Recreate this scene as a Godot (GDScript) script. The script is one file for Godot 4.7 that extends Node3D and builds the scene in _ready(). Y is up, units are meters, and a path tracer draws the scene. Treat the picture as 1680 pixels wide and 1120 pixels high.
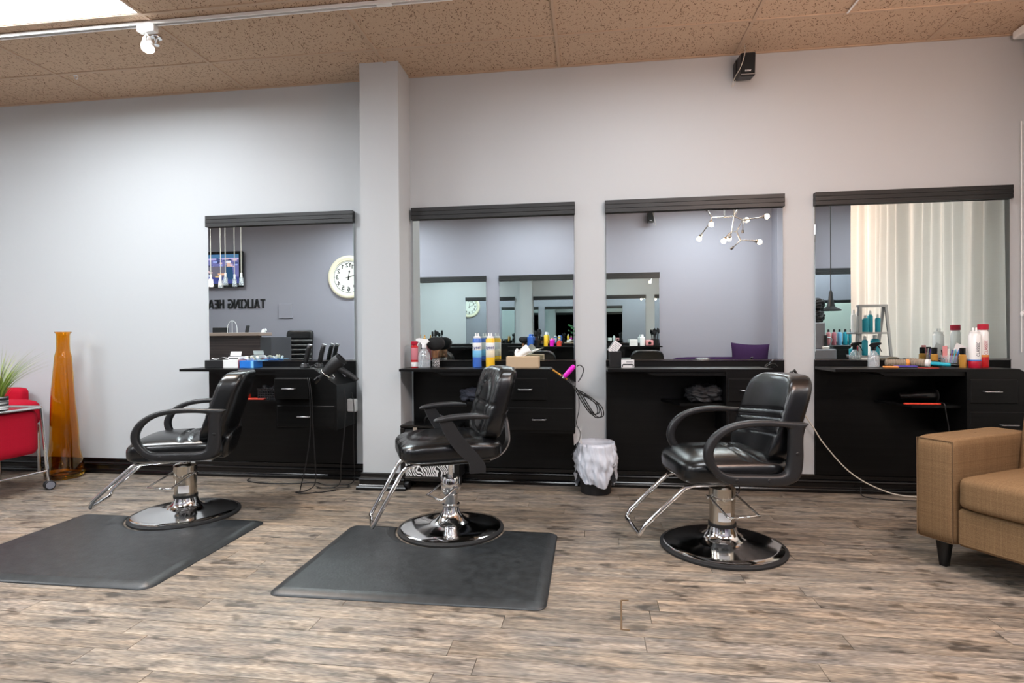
extends Node3D
# A hair salon: one wall of four mirrored styling stations, the room behind the camera seen in the mirrors.
# World: back wall at z = 0, x to the right, y up; opposite wall at z = 4.78; ceiling at y = 3.02.

var M := {}
var counts := {}
var rng := RandomNumberGenerator.new()
const CEIL := 3.02
const FRONT := 4.78

func _ready() -> void:
	rng.seed = 7
	setup_view()
	make_materials()
	build_room()
	build_ceiling()
	build_stations()
	build_chairs()
	build_left_group()
	build_right_group()
	build_items()
	build_opposite()
	build_mirror_things()

# ---------------------------------------------------------------- camera, sky, exposure, large lights
func setup_view() -> void:
	var cam := Camera3D.new()
	cam.name = "camera"
	cam.fov = rad_to_deg(2.0 * atan(560.0 / 934.34))
	cam.position = Vector3(-0.0423, 1.0766, 4.1464)
	cam.rotation = Vector3(-0.0082, 0.1337, -0.0077)
	cam.near = 0.02
	add_child(cam)
	cam.current = true
	var env := Environment.new()
	env.background_mode = Environment.BG_SKY
	var sky := Sky.new()
	var sm := ProceduralSkyMaterial.new()
	sm.sky_top_color = Color(0.78, 0.80, 0.83)
	sm.sky_horizon_color = Color(0.86, 0.85, 0.84)
	sm.ground_horizon_color = Color(0.62, 0.62, 0.60)
	sm.ground_bottom_color = Color(0.40, 0.40, 0.38)
	sm.sky_energy_multiplier = 3.2
	sky.sky_material = sm
	env.sky = sky
	env.tonemap_mode = Environment.TONE_MAPPER_LINEAR
	env.tonemap_exposure = 1.58
	env.sdfgi_enabled = true
	env.ssao_enabled = true
	env.ssil_enabled = true
	var we := WorldEnvironment.new()
	we.name = "environment"
	we.environment = env
	add_child(we)

const TROFFERS := [[0, 2, 4.7], [-2, 4, 4.5], [3, 2, 1.6], [0, 6, 4.6], [2, 6, 3.4], [4, 6, 4.0], [6, 5, 4.0]]   # column, row, energy
const GX := -3.899
const GZ := 0.4354
const COOL := Color(0.955, 0.98, 1.0)
const WARM := Color(1.0, 0.84, 0.76)

# ---------------------------------------------------------------- materials
func mat(c: Color, rough := 0.6, metal := 0.0, spec := 0.5) -> StandardMaterial3D:
	var m := StandardMaterial3D.new()
	m.albedo_color = c
	m.roughness = rough
	m.metallic = metal
	m.metallic_specular = spec
	return m

func c8(r: int, g: int, b: int) -> Color:
	return Color(r / 255.0, g / 255.0, b / 255.0)

func noise_bytes(w: int, h: int, freq: float, sd: int, gw := 0, gh := 0, oct := 3) -> PackedByteArray:
	var n := FastNoiseLite.new()
	n.noise_type = FastNoiseLite.TYPE_SIMPLEX_SMOOTH
	n.seed = sd
	n.frequency = freq
	n.fractal_octaves = oct
	var im := n.get_seamless_image(gw if gw > 0 else w, gh if gh > 0 else h)
	im.convert(Image.FORMAT_L8)
	if im.get_width() != w or im.get_height() != h:
		im.resize(w, h, Image.INTERPOLATE_CUBIC)
	return im.get_data()

func tex_of(w: int, h: int, data: PackedByteArray, mip := true) -> ImageTexture:
	var im := Image.create_from_data(w, h, false, Image.FORMAT_RGB8, data)
	if mip:
		im.generate_mipmaps()
	return ImageTexture.create_from_image(im)

func gray_tex(w: int, h: int, freq: float, sd: int, lo: int, hi: int, gw := 0, gh := 0) -> ImageTexture:
	var a := noise_bytes(w, h, freq, sd, gw, gh)
	var d := PackedByteArray()
	d.resize(w * h * 3)
	for i in w * h:
		var v := clampi(int(lerpf(lo, hi, a[i] / 255.0)), 0, 255)
		d[i * 3] = v
		d[i * 3 + 1] = v
		d[i * 3 + 2] = v
	return tex_of(w, h, d)

func normal_tex(w: int, freq: float, sd: int, strength := 2.0, gw := 0, gh := 0) -> ImageTexture:
	var im := Image.create_from_data(w, w, false, Image.FORMAT_L8, noise_bytes(w, w, freq, sd, gw, gh))
	im.convert(Image.FORMAT_RGBA8)
	im.bump_map_to_normal_map(strength)
	return ImageTexture.create_from_image(im)

func triplanar(m: StandardMaterial3D, scale: Vector3) -> StandardMaterial3D:
	m.uv1_triplanar = true
	m.uv1_scale = scale
	return m

func make_wood_texture() -> ImageTexture:
	var w := 2048
	var h := 1024
	var grain := noise_bytes(w, h, 0.05, 11, 64, 1024, 4)      # long thin streaks
	var fine := noise_bytes(w, h, 0.26, 12, 190, 1024, 3)
	var broad := noise_bytes(w, h, 0.035, 13, 256, 512, 3)
	var blot := noise_bytes(w, h, 0.022, 14, 512, 512, 4)
	var d := PackedByteArray()
	d.resize(w * h * 3)
	for i in w * h:
		var g := grain[i] / 255.0
		var f := fine[i] / 255.0
		var b := broad[i] / 255.0
		var k := blot[i] / 255.0
		var v := 0.50 + (g - 0.5) * 0.36 + (f - 0.5) * 0.66 + (b - 0.5) * 0.40
		var knot := clampf((k - 0.66) * 5.0, 0.0, 1.0) * (0.35 + 1.0 * f)
		v = clampf(v - knot * 0.42, 0.06, 1.0)
		var warm := (b - 0.5) * 10.0
		d[i * 3] = int(clampf(68.0 + v * 146.0 + warm, 0, 255))
		d[i * 3 + 1] = int(clampf(60.0 + v * 139.0, 0, 255))
		d[i * 3 + 2] = int(clampf(52.0 + v * 129.0 - warm, 0, 255))
	return tex_of(w, h, d)

func make_tile_texture() -> ImageTexture:
	var w := 1024
	var h := 512
	var a := noise_bytes(w, h, 0.12, 21, 0, 0, 3)
	var d := PackedByteArray()
	d.resize(w * h * 3)
	for i in w * h:
		var v := 0.93 + (a[i] / 255.0 - 0.5) * 0.12
		d[i * 3] = int(clampf(v * 216.0, 0, 255))
		d[i * 3 + 1] = int(clampf(v * 188.0, 0, 255))
		d[i * 3 + 2] = int(clampf(v * 162.0, 0, 255))
	var r := RandomNumberGenerator.new()
	r.seed = 5
	for n in 1300:
		var x := r.randf() * w
		var y := r.randf() * h
		var ang := r.randf() * PI
		if r.randf() < 0.55:
			ang = 0.9 + r.randf() * 0.6
		var L := r.randf_range(3.0, 18.0)
		var bend := r.randf_range(-0.12, 0.12)
		for s in int(L):
			x += cos(ang)
			y += sin(ang)
			ang += bend
			for q in 4:
				var px := posmod(int(x) + q % 2, w)
				var py := posmod(int(y) + q / 2, h)
				var o := (py * w + px) * 3
				d[o] = 84
				d[o + 1] = 58
				d[o + 2] = 42
	return tex_of(w, h, d)

func make_fabric_texture(c: Color, c2: Color, sd: int) -> ImageTexture:
	var w := 256
	var r := RandomNumberGenerator.new()
	r.seed = sd
	var cols := []
	var rows := []
	for i in 128:
		cols.append(r.randf())
		rows.append(r.randf())
	var d := PackedByteArray()
	d.resize(w * w * 3)
	for y in w:
		for x in w:
			var over := ((x / 2 + y / 2) % 2) == 0
			var t: float = cols[x / 2] if over else rows[y / 2]
			t = clampf(t * 0.32 + r.randf() * 0.62 + 0.03, 0.0, 1.0)
			var q := c.lerp(c2, t)
			var o := (y * w + x) * 3
			d[o] = q.r8
			d[o + 1] = q.g8
			d[o + 2] = q.b8
	return tex_of(w, w, d)

func make_zebra_texture() -> ImageTexture:
	var w := 256
	var a := noise_bytes(w, w, 0.012, 31, 0, 0, 2)
	var d := PackedByteArray()
	d.resize(w * w * 3)
	for y in w:
		for x in w:
			var ph := (x + y * 0.45) * 0.40 + (a[y * w + x] / 255.0 - 0.5) * 13.0
			var v := 232 if sin(ph) > -0.1 else 14
			var o := (y * w + x) * 3
			d[o] = v
			d[o + 1] = v
			d[o + 2] = v
	return tex_of(w, w, d)

func make_materials() -> void:
	M.wall = triplanar(mat(c8(190, 193, 195), 0.55, 0.0, 0.4), Vector3.ONE * 0.8)
	M.wall.normal_enabled = true
	M.wall.normal_texture = normal_tex(256, 0.08, 3, 0.6)
	M.wall.normal_scale = 0.12
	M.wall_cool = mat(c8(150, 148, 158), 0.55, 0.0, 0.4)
	var wood := make_wood_texture()
	M.planks = []
	for t in [Color(0.94, 0.94, 0.94), Color(1, 1, 1), Color(0.91, 0.90, 0.89), Color(0.97, 0.95, 0.93), Color(0.95, 0.95, 0.96), Color(0.89, 0.88, 0.87)]:
		var m := mat(t, 0.42, 0.0, 0.45)
		m.albedo_texture = wood
		M.planks.append(m)
	M.subfloor = mat(c8(46, 38, 33), 0.9)
	M.tile = mat(Color(1, 1, 1), 0.95, 0.0, 0.2)
	M.tile.albedo_texture = make_tile_texture()
	M.tbar = mat(c8(192, 166, 142), 0.7)
	M.plain_ceiling = mat(c8(180, 150, 124), 0.9)
	M.black_wood = triplanar(mat(Color(1, 1, 1), 0.36, 0.0, 0.36), Vector3(0.9, 6.0, 0.9))
	M.black_wood.albedo_texture = gray_tex(256, 256, 0.03, 41, 3, 15, 24, 256)
	M.header = triplanar(mat(Color(1, 1, 1), 0.42, 0.0, 0.5), Vector3(0.7, 9.0, 0.7))
	M.header.albedo_texture = gray_tex(256, 256, 0.05, 42, 20, 46, 16, 256)
	M.black_gloss = mat(c8(7, 7, 8), 0.22, 0.0, 0.5)
	M.black = mat(c8(10, 10, 11), 0.45)
	M.black_plastic = mat(c8(24, 24, 26), 0.45)
	M.black_matte = mat(c8(17, 17, 18), 0.85)
	M.dark_gap = mat(c8(8, 8, 8), 0.9)
	M.mirror = mat(c8(226, 235, 234), 0.0, 1.0)
	M.mirror_edge = mat(c8(150, 170, 168), 0.2, 0.4)
	M.chrome = mat(c8(222, 222, 222), 0.10, 1.0)
	M.chrome_warm = mat(c8(190, 184, 174), 0.14, 1.0)
	M.steel = mat(c8(170, 170, 172), 0.32, 1.0)
	M.leather = triplanar(mat(c8(9, 10, 12), 0.27, 0.0, 0.55), Vector3.ONE * 3.0)
	M.leather.normal_enabled = true
	M.leather.normal_texture = normal_tex(256, 0.06, 51, 3.0)
	M.leather.normal_scale = 0.06
	M.arm_plastic = mat(c8(29, 29, 31), 0.42, 0.0, 0.5)
	M.rubber = mat(c8(24, 24, 25), 0.7)
	M.mat_rubber = triplanar(mat(c8(50, 53, 57), 0.42, 0.0, 0.5), Vector3.ONE * 1.4)
	M.mat_rubber.albedo_color = Color(0.92, 0.97, 1.0)
	M.mat_rubber.albedo_texture = gray_tex(512, 512, 0.02, 52, 34, 54)
	M.mat_rubber.normal_enabled = true
	M.mat_rubber.normal_texture = normal_tex(256, 0.16, 53, 3.0)
	M.mat_rubber.normal_scale = 0.05
	M.sofa = triplanar(mat(Color(1, 1, 1), 0.9, 0.0, 0.2), Vector3.ONE * 5.0)
	M.sofa.albedo_texture = make_fabric_texture(c8(86, 66, 45), c8(154, 125, 93), 61)
	M.sofa_seam = mat(c8(108, 84, 58), 0.9)
	M.red_fabric = triplanar(mat(Color(1, 1, 1), 0.75, 0.0, 0.3), Vector3.ONE * 4.0)
	M.red_fabric.albedo_texture = make_fabric_texture(c8(160, 8, 34), c8(196, 20, 50), 62)
	M.purple = triplanar(mat(Color(1, 1, 1), 0.8, 0.0, 0.3), Vector3.ONE * 4.0)
	M.purple.albedo_texture = make_fabric_texture(c8(38, 16, 48), c8(56, 28, 68), 63)
	M.curtain = triplanar(mat(Color(1, 1, 1), 0.85, 0.0, 0.2), Vector3.ONE * 5.0)
	M.curtain.albedo_texture = make_fabric_texture(c8(226, 222, 214), c8(242, 240, 236), 64)
	M.curtain.backlight_enabled = true
	M.curtain.backlight = Color(0.5, 0.49, 0.48)
	M.white = mat(c8(232, 232, 230), 0.5)
	M.white_gloss = mat(c8(236, 236, 236), 0.22)
	M.white_paint = mat(c8(240, 239, 236), 0.4)
	M.paper = mat(c8(228, 226, 226), 0.8)
	M.plastic_bag = mat(c8(214, 218, 228), 0.34, 0.0, 0.5)
	M.plastic_bag.backlight_enabled = true
	M.plastic_bag.backlight = Color(0.3, 0.3, 0.32)
	M.amber = mat(Color(0.95, 0.73, 0.17, 0.0), 0.03)
	M.amber.transparency = BaseMaterial3D.TRANSPARENCY_ALPHA
	M.amber.refraction_enabled = true
	M.amber.refraction_scale = 0.05
	M.clear = mat(Color(0.9, 0.93, 0.95, 0.16), 0.05)
	M.clear.transparency = BaseMaterial3D.TRANSPARENCY_ALPHA
	M.glass_top = mat(c8(96, 98, 100), 0.08, 0.0, 0.6)
	M.grey_dark = mat(c8(62, 62, 66), 0.5)
	M.pot = mat(Color(1, 1, 1), 0.7)
	M.pot.albedo_texture = gray_tex(128, 128, 0.09, 82, -120, 380, 10, 128)
	M.speckle = mat(Color(1, 1, 1), 0.5)
	M.speckle.albedo_texture = gray_tex(128, 128, 0.09, 81, -160, 420)
	M.speckle.uv1_scale = V(2, 1, 1)
	M.can_ink = mat(c8(40, 52, 130), 0.4)
	M.residue = mat(c8(112, 88, 62), 0.8)
	M.kraft = mat(c8(190, 166, 136), 0.8)
	M.zebra = mat(Color(1, 1, 1), 0.4)
	M.zebra.albedo_texture = make_zebra_texture()
	M.red = mat(c8(196, 24, 32), 0.3)
	M.red_orange = mat(c8(226, 70, 50), 0.45)
	M.crimson = mat(c8(176, 18, 48), 0.3)
	M.blue = mat(c8(36, 116, 206), 0.4)
	M.can_blue = mat(c8(58, 104, 190), 0.3)
	M.can_yellow = mat(c8(240, 190, 40), 0.3)
	M.light_blue = mat(c8(120, 190, 230), 0.5)
	M.teal = mat(c8(30, 168, 190), 0.35)
	M.magenta = mat(c8(226, 22, 196), 0.3)
	M.orange = mat(c8(232, 150, 74), 0.5)
	M.violet = mat(c8(84, 66, 170), 0.4)
	M.gold_liquid = mat(c8(188, 138, 62), 0.12, 0.0, 0.6)
	M.copper = mat(c8(206, 158, 122), 0.25, 1.0)
	M.bristle = mat(c8(150, 138, 122), 0.9)
	M.pink = mat(c8(222, 148, 150), 0.5)
	M.rose = mat(c8(200, 120, 130), 0.5)
	M.grey_plastic = mat(c8(122, 122, 130), 0.5)
	M.cream = mat(c8(226, 216, 192), 0.5)
	M.dial = mat(c8(236, 234, 226), 0.5)
	M.desk_wood = triplanar(mat(Color(1, 1, 1), 0.4), Vector3(0.6, 5.0, 0.6))
	M.desk_wood.albedo_texture = gray_tex(256, 256, 0.04, 71, 34, 78, 24, 256)
	M.desk_wood.albedo_color = c8(255, 214, 208)
	M.desk_edge = mat(c8(150, 130, 118), 0.4)
	M.leaf = mat(c8(44, 104, 60), 0.5)
	M.leaf.backlight_enabled = true
	M.leaf.backlight = Color(0.1, 0.2, 0.08)
	M.blade = mat(Color(1, 1, 1), 0.55)
	M.blade.vertex_color_use_as_albedo = true
	M.cloth_black = mat(c8(30, 30, 33), 0.7)
	M.cloth_navy = mat(c8(44, 48, 60), 0.85)
	M.cable = mat(c8(20, 20, 21), 0.4)
	M.cable_white = mat(c8(206, 198, 184), 0.5)
	M.pale_green = mat(c8(206, 218, 208), 0.5)
	M.panel_glow = mat(c8(245, 246, 250), 0.5)
	M.panel_glow.emission_enabled = true
	M.panel_glow.emission = Color(0.97, 0.985, 1.0)
	M.panel_glow.emission_energy_multiplier = 2.2
	M.bulb_glow = mat(c8(255, 244, 228), 0.3)
	M.bulb_glow.emission_enabled = true
	M.bulb_glow.emission = Color(1.0, 0.86, 0.72)
	M.bulb_glow.emission_energy_multiplier = 14.0
	M.spot_glow = mat(c8(255, 246, 236), 0.3)
	M.spot_glow.emission_enabled = true
	M.spot_glow.emission = Color(1.0, 0.94, 0.88)
	M.spot_glow.emission_energy_multiplier = 10.0

# ---------------------------------------------------------------- mesh helpers
func st() -> SurfaceTool:
	var s := SurfaceTool.new()
	s.begin(Mesh.PRIMITIVE_TRIANGLES)
	return s

var group_id := 1

# triangles (three points each) with uv; wound so that the front faces lie outside a closed shape
func emit(s: SurfaceTool, p: PackedVector3Array, uv: PackedVector2Array, groups: PackedInt32Array, xf := Transform3D.IDENTITY, col := Color.WHITE) -> void:
	var vol := 0.0
	var c := Vector3.ZERO
	for v in p:
		c += v
	c /= maxf(1.0, p.size())
	for i in range(0, p.size(), 3):
		vol += (p[i] - c).dot((p[i + 1] - c).cross(p[i + 2] - c))
	var flip := vol > 0.0
	if xf.basis.determinant() < 0.0:
		flip = not flip
	for i in range(0, p.size(), 3):
		for k in ([0, 2, 1] if flip else [0, 1, 2]):
			s.set_smooth_group(groups[i / 3] if groups.size() > i / 3 else -1)
			s.set_color(col)
			s.set_uv(uv[i + k] if uv.size() > i + k else Vector2.ZERO)
			s.add_vertex(xf * p[i + k])

func xfm(pos: Vector3, rot := Vector3.ZERO) -> Transform3D:
	return Transform3D(Basis.from_euler(rot), pos)

# box with chamfered edges
func box(s: SurfaceTool, c: Vector3, size: Vector3, b := 0.0, xf := Transform3D.IDENTITY) -> void:
	var p := PackedVector3Array()
	var uv := PackedVector2Array()
	var h := size / 2.0
	b = minf(b, minf(h.x, minf(h.y, h.z)) * 0.98)
	if b <= 0.0:
		for ax in 3:
			for sg in [-1.0, 1.0]:
				var u := (ax + 1) % 3
				var w := (ax + 2) % 3
				var q := []
				for k in [[-1, -1], [1, -1], [1, 1], [-1, 1]]:
					var v := Vector3.ZERO
					v[ax] = h[ax] * sg
					v[u] = h[u] * k[0]
					v[w] = h[w] * k[1]
					q.append(c + v)
				if sg < 0:
					q.reverse()
				_quad(p, uv, q)
	else:
		# vertices by (corner, axis): the corner point of the face across that axis
		var vt := func(sx: int, sy: int, sz: int, ax: int) -> Vector3:
			var v := Vector3(sx * h.x, sy * h.y, sz * h.z)
			for k in 3:
				if k != ax:
					v[k] -= signf(v[k]) * b
			return c + v
		for ax in 3:
			var u := (ax + 1) % 3
			var w := (ax + 2) % 3
			for sg in [-1, 1]:
				var q := []
				for k in [[-1, -1], [1, -1], [1, 1], [-1, 1]]:
					var t := [0, 0, 0]
					t[ax] = sg
					t[u] = k[0]
					t[w] = k[1]
					q.append(vt.call(t[0], t[1], t[2], ax))
				if sg < 0:
					q.reverse()
				_quad(p, uv, q)
			for su in [-1, 1]:
				for sw in [-1, 1]:
					var a := [0, 0, 0]
					a[u] = su
					a[w] = sw
					a[ax] = -1
					var e := a.duplicate()
					e[ax] = 1
					var q := [vt.call(a[0], a[1], a[2], u), vt.call(e[0], e[1], e[2], u), vt.call(e[0], e[1], e[2], w), vt.call(a[0], a[1], a[2], w)]
					if su * sw > 0:
						q.reverse()
					_quad(p, uv, q)
		for sx in [-1, 1]:
			for sy in [-1, 1]:
				for sz in [-1, 1]:
					var q := [vt.call(sx, sy, sz, 0), vt.call(sx, sy, sz, 1), vt.call(sx, sy, sz, 2)]
					if sx * sy * sz < 0:
						q.reverse()
					for v in q:
						p.append(v)
						uv.append(Vector2.ZERO)
	emit(s, p, uv, PackedInt32Array(), xf)

func _quad(p: PackedVector3Array, uv: PackedVector2Array, q: Array) -> void:
	for k in [0, 1, 2, 0, 2, 3]:
		p.append(q[k])
		uv.append([Vector2(0, 1), Vector2(1, 1), Vector2(1, 0), Vector2(0, 0)][k])

# grid of points rows[j][i]; smooth
func grid(s: SurfaceTool, rows: Array, wrap := false, xf := Transform3D.IDENTITY, smooth := true, col := Color.WHITE) -> void:
	var p := PackedVector3Array()
	var uv := PackedVector2Array()
	var g := PackedInt32Array()
	group_id += 1
	var nr := rows.size()
	for j in nr - 1:
		var a: PackedVector3Array = rows[j]
		var b: PackedVector3Array = rows[j + 1]
		var n := a.size()
		for i in (n if wrap else n - 1):
			var k := (i + 1) % n
			var u0 := float(i) / (n if wrap else n - 1)
			var u1 := float(i + 1) / (n if wrap else n - 1)
			var v0 := float(j) / (nr - 1)
			var v1 := float(j + 1) / (nr - 1)
			for t in [[a[i], Vector2(u0, v0)], [b[i], Vector2(u0, v1)], [b[k], Vector2(u1, v1)], [a[i], Vector2(u0, v0)], [b[k], Vector2(u1, v1)], [a[k], Vector2(u1, v0)]]:
				p.append(t[0])
				uv.append(t[1])
			g.append(group_id if smooth else -1)
			g.append(group_id if smooth else -1)
	emit(s, p, uv, g, xf, col)

# turned shape round the y axis; hard edges where the profile bends sharply
func lathe(s: SurfaceTool, prof: Array, seg := 32, xf := Transform3D.IDENTITY, sharp := 35.0) -> void:
	var p := PackedVector3Array()
	var uv := PackedVector2Array()
	var g := PackedInt32Array()
	group_id += 1
	var total := 0.0
	for j in prof.size() - 1:
		total += prof[j].distance_to(prof[j + 1])
	var run := 0.0
	for j in prof.size() - 1:
		var a: Vector2 = prof[j]
		var b: Vector2 = prof[j + 1]
		if j > 0:
			var d0: Vector2 = (a - prof[j - 1])
			if absf(rad_to_deg(d0.angle_to(b - a))) > sharp:
				group_id += 1
		var v0 := run / maxf(total, 1e-6)
		run += a.distance_to(b)
		var v1 := run / maxf(total, 1e-6)
		for i in seg:
			var t0 := TAU * i / seg
			var t1 := TAU * (i + 1) / seg
			var q := [Vector3(a.x * sin(t0), a.y, a.x * cos(t0)), Vector3(b.x * sin(t0), b.y, b.x * cos(t0)), Vector3(b.x * sin(t1), b.y, b.x * cos(t1)), Vector3(a.x * sin(t1), a.y, a.x * cos(t1))]
			var w := [Vector2(float(i) / seg, 1 - v0), Vector2(float(i) / seg, 1 - v1), Vector2(float(i + 1) / seg, 1 - v1), Vector2(float(i + 1) / seg, 1 - v0)]
			if b.x > 1e-6:
				for k in [0, 1, 2]:
					p.append(q[k])
					uv.append(w[k])
				g.append(group_id)
			if a.x > 1e-6:
				for k in [0, 2, 3]:
					p.append(q[k])
					uv.append(w[k])
				g.append(group_id)
	emit(s, p, uv, g, xf)

func cyl(s: SurfaceTool, a: Vector3, b: Vector3, r: float, seg := 12, r2 := -1.0) -> void:
	tube(s, [a, b], r, seg, false, r2)

# swept round tube
func tube(s: SurfaceTool, path: Array, r: float, seg := 8, closed := false, r2 := -1.0) -> void:
	var n := path.size()
	var rows := []
	var up := Vector3.UP
	var prev_t := Vector3.ZERO
	var side := Vector3.ZERO
	for i in n:
		var t: Vector3
		if closed:
			t = (path[(i + 1) % n] - path[(i - 1 + n) % n]).normalized()
		else:
			t = (path[mini(i + 1, n - 1)] - path[maxi(i - 1, 0)]).normalized()
		if i == 0:
			side = t.cross(up if absf(t.dot(up)) < 0.95 else Vector3.RIGHT).normalized()
		else:
			side = (side - t * side.dot(t)).normalized()
		var nn := side.cross(t).normalized()
		var rr := r if r2 < 0.0 else lerpf(r, r2, float(i) / (n - 1))
		var row := PackedVector3Array()
		for k in seg:
			var a := TAU * k / seg
			row.append(path[i] + (side * cos(a) + nn * sin(a)) * rr)
		rows.append(row)
	if closed:
		rows.append(rows[0])
	grid(s, rows, true)
	if not closed:
		for e in [0, n - 1]:
			var p := PackedVector3Array()
			var row: PackedVector3Array = rows[e]
			for k in seg:
				var tri := [path[e], row[k], row[(k + 1) % seg]]
				if e > 0:
					tri.reverse()
				for v in tri:
					p.append(v)
			# wind the cap by hand: it is flat, so it has no volume of its own
			for i in range(0, p.size(), 3):
				for k in 3:
					s.set_smooth_group(-1)
					s.set_color(Color.WHITE)
					s.set_uv(Vector2.ZERO)
					s.add_vertex(p[i + k])

# smooth curve through points
func curve(pts: Array, n := 6, closed := false) -> Array:
	var out := []
	var m := pts.size()
	for i in (m if closed else m - 1):
		var p0 = pts[(i - 1 + m) % m] if closed else pts[maxi(i - 1, 0)]
		var p1 = pts[i]
		var p2 = pts[(i + 1) % m]
		var p3 = pts[(i + 2) % m] if closed else pts[mini(i + 2, m - 1)]
		for k in n:
			out.append(p1.cubic_interpolate(p2, p0, p3, float(k) / n))
	if not closed:
		out.append(pts[m - 1])
	return out

# flat outline in x, y, drawn out along z from z0 to z1, with a small chamfer
func prism(s: SurfaceTool, poly: PackedVector2Array, z0: float, z1: float, xf := Transform3D.IDENTITY, smooth_side := false) -> void:
	var p := PackedVector3Array()
	var g := PackedInt32Array()
	var idx := Geometry2D.triangulate_polygon(poly)
	var cw := Geometry2D.is_polygon_clockwise(poly)
	var pl := Array(poly)
	for i in range(0, idx.size(), 3):
		var a := poly[idx[i]]
		var b := poly[idx[i + 1]]
		var c := poly[idx[i + 2]]
		if (b - a).cross(c - a) < 0.0:
			var t := b
			b = c
			c = t
		for v in [Vector3(a.x, a.y, z1), Vector3(b.x, b.y, z1), Vector3(c.x, c.y, z1), Vector3(a.x, a.y, z0), Vector3(c.x, c.y, z0), Vector3(b.x, b.y, z0)]:
			p.append(v)
		g.append(-1)
		g.append(-1)
	group_id += 1
	var n := poly.size()
	for i in n:
		var a: Vector2 = pl[i]
		var b: Vector2 = pl[(i + 1) % n]
		var q := [Vector3(a.x, a.y, z0), Vector3(b.x, b.y, z0), Vector3(b.x, b.y, z1), Vector3(a.x, a.y, z1)]
		if cw:
			q.reverse()
		for k in [0, 1, 2, 0, 2, 3]:
			p.append(q[k])
		g.append(group_id if smooth_side else -1)
		g.append(group_id if smooth_side else -1)
	emit(s, p, PackedVector2Array(), g, xf)

# plate with a hole between two loops of equal length, rounded edges, from z0 to z1
func ring(s: SurfaceTool, outer: Array, inner: Array, z0: float, z1: float, b: float, xf := Transform3D.IDENTITY) -> void:
	var n := outer.size()
	var rows := []
	var prof := [[0.0, 0.5, 1.0], [0.0, 0.92, 0.7], [0.0, 1.0, 0.0]]
	# closed cross-section: walk outer edge z0..z1 then inner edge back
	var sec := [[0.0, z0 + b], [0.0, z1 - b], [0.12, z1 - b * 0.25], [0.25, z1], [0.75, z1], [0.88, z1 - b * 0.25], [1.0, z1 - b], [1.0, z0 + b], [0.88, z0 + b * 0.25], [0.75, z0], [0.25, z0], [0.12, z0 + b * 0.25]]
	for k in sec.size() + 1:
		var e: Array = sec[k % sec.size()]
		var row := PackedVector3Array()
		for i in n:
			var q: Vector2 = outer[i].lerp(inner[i], e[0])
			row.append(Vector3(q.x, q.y, e[1]))
		rows.append(row)
	grid(s, rows, true, xf)

# points of the curve (cos^e, sin^e), spaced evenly along it
func even_curve(e: float, a: float, b: float, n: int) -> PackedVector2Array:
	var fine := PackedVector2Array()
	var run := PackedFloat32Array()
	var m := 1600
	var total := 0.0
	for i in m + 1:
		var t := lerpf(a, b, float(i) / m)
		# crowd the samples where a small exponent makes the curve jump
		var p := Vector2(spow(cos(t), e), spow(sin(t), e))
		if i > 0:
			total += p.distance_to(fine[i - 1])
		fine.append(p)
		run.append(total)
	var out := PackedVector2Array()
	var k := 0
	for i in n + 1:
		var want := total * i / n
		while k < m - 1 and run[k + 1] < want:
			k += 1
		var f := clampf((want - run[k]) / maxf(run[k + 1] - run[k], 1e-9), 0.0, 1.0)
		out.append(fine[k].lerp(fine[k + 1], f))
	return out

func spow(v: float, e: float) -> float:
	return signf(v) * pow(absf(v), e)

# soft cushion: rounded block, deformed by fn(point in -1..1, point) -> point
func cushion(s: SurfaceTool, c: Vector3, h: Vector3, e1: float, e2: float, nu := 48, nv := 28, fn = null, xf := Transform3D.IDENTITY) -> void:
	var rows := []
	var tv := even_curve(e1, -PI / 2, PI / 2, nv)
	var tu := even_curve(e2, 0.0, TAU, nu)
	for j in nv + 1:
		var row := PackedVector3Array()
		for i in nu:
			var q := Vector3(tv[j].x * tu[i].x, tv[j].y, tv[j].x * tu[i].y)
			var p := c + q * h
			if fn != null:
				p = fn.call(q, p)
			row.append(p)
		rows.append(row)
	grid(s, rows, true, xf)

# text as a flat mesh, appended at a transform
func text_mesh(t: String, height: float, depth := 0.002, bold := false, serif := false) -> ArrayMesh:
	var f := SystemFont.new()
	f.font_names = PackedStringArray(["Droid Serif" if serif else "Droid Sans"])
	if bold:
		f.font_weight = 700
	var tm := TextMesh.new()
	tm.text = t
	tm.font = f
	tm.font_size = 64
	tm.pixel_size = height / 46.0
	tm.depth = depth
	tm.curve_step = 2.0
	var am := ArrayMesh.new()
	am.add_surface_from_arrays(Mesh.PRIMITIVE_TRIANGLES, tm.get_mesh_arrays())
	return am

# text wrapped round a vertical cylinder of radius r, facing +z; turned = reads bottom to top
func text_round(t: String, height: float, r: float, y: float, turned := false, bold := true, at := 0.0) -> ArrayMesh:
	var src := text_mesh(t, height, 0.0006, bold)
	var a := src.surface_get_arrays(0)
	var v: PackedVector3Array = a[Mesh.ARRAY_VERTEX]
	for i in v.size():
		var p := v[i]
		if turned:
			p = Vector3(-p.y, p.x, p.z)
		var ang := p.x / r + at
		var rr := r + 0.0006 + p.z
		v[i] = Vector3(sin(ang) * rr, y + p.y, cos(ang) * rr)
	a[Mesh.ARRAY_VERTEX] = v
	a[Mesh.ARRAY_NORMAL] = null
	a[Mesh.ARRAY_TANGENT] = null
	var m := ArrayMesh.new()
	m.add_surface_from_arrays(Mesh.PRIMITIVE_TRIANGLES, a)
	var s := SurfaceTool.new()
	s.create_from(m, 0)
	s.generate_normals()
	return s.commit()

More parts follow.
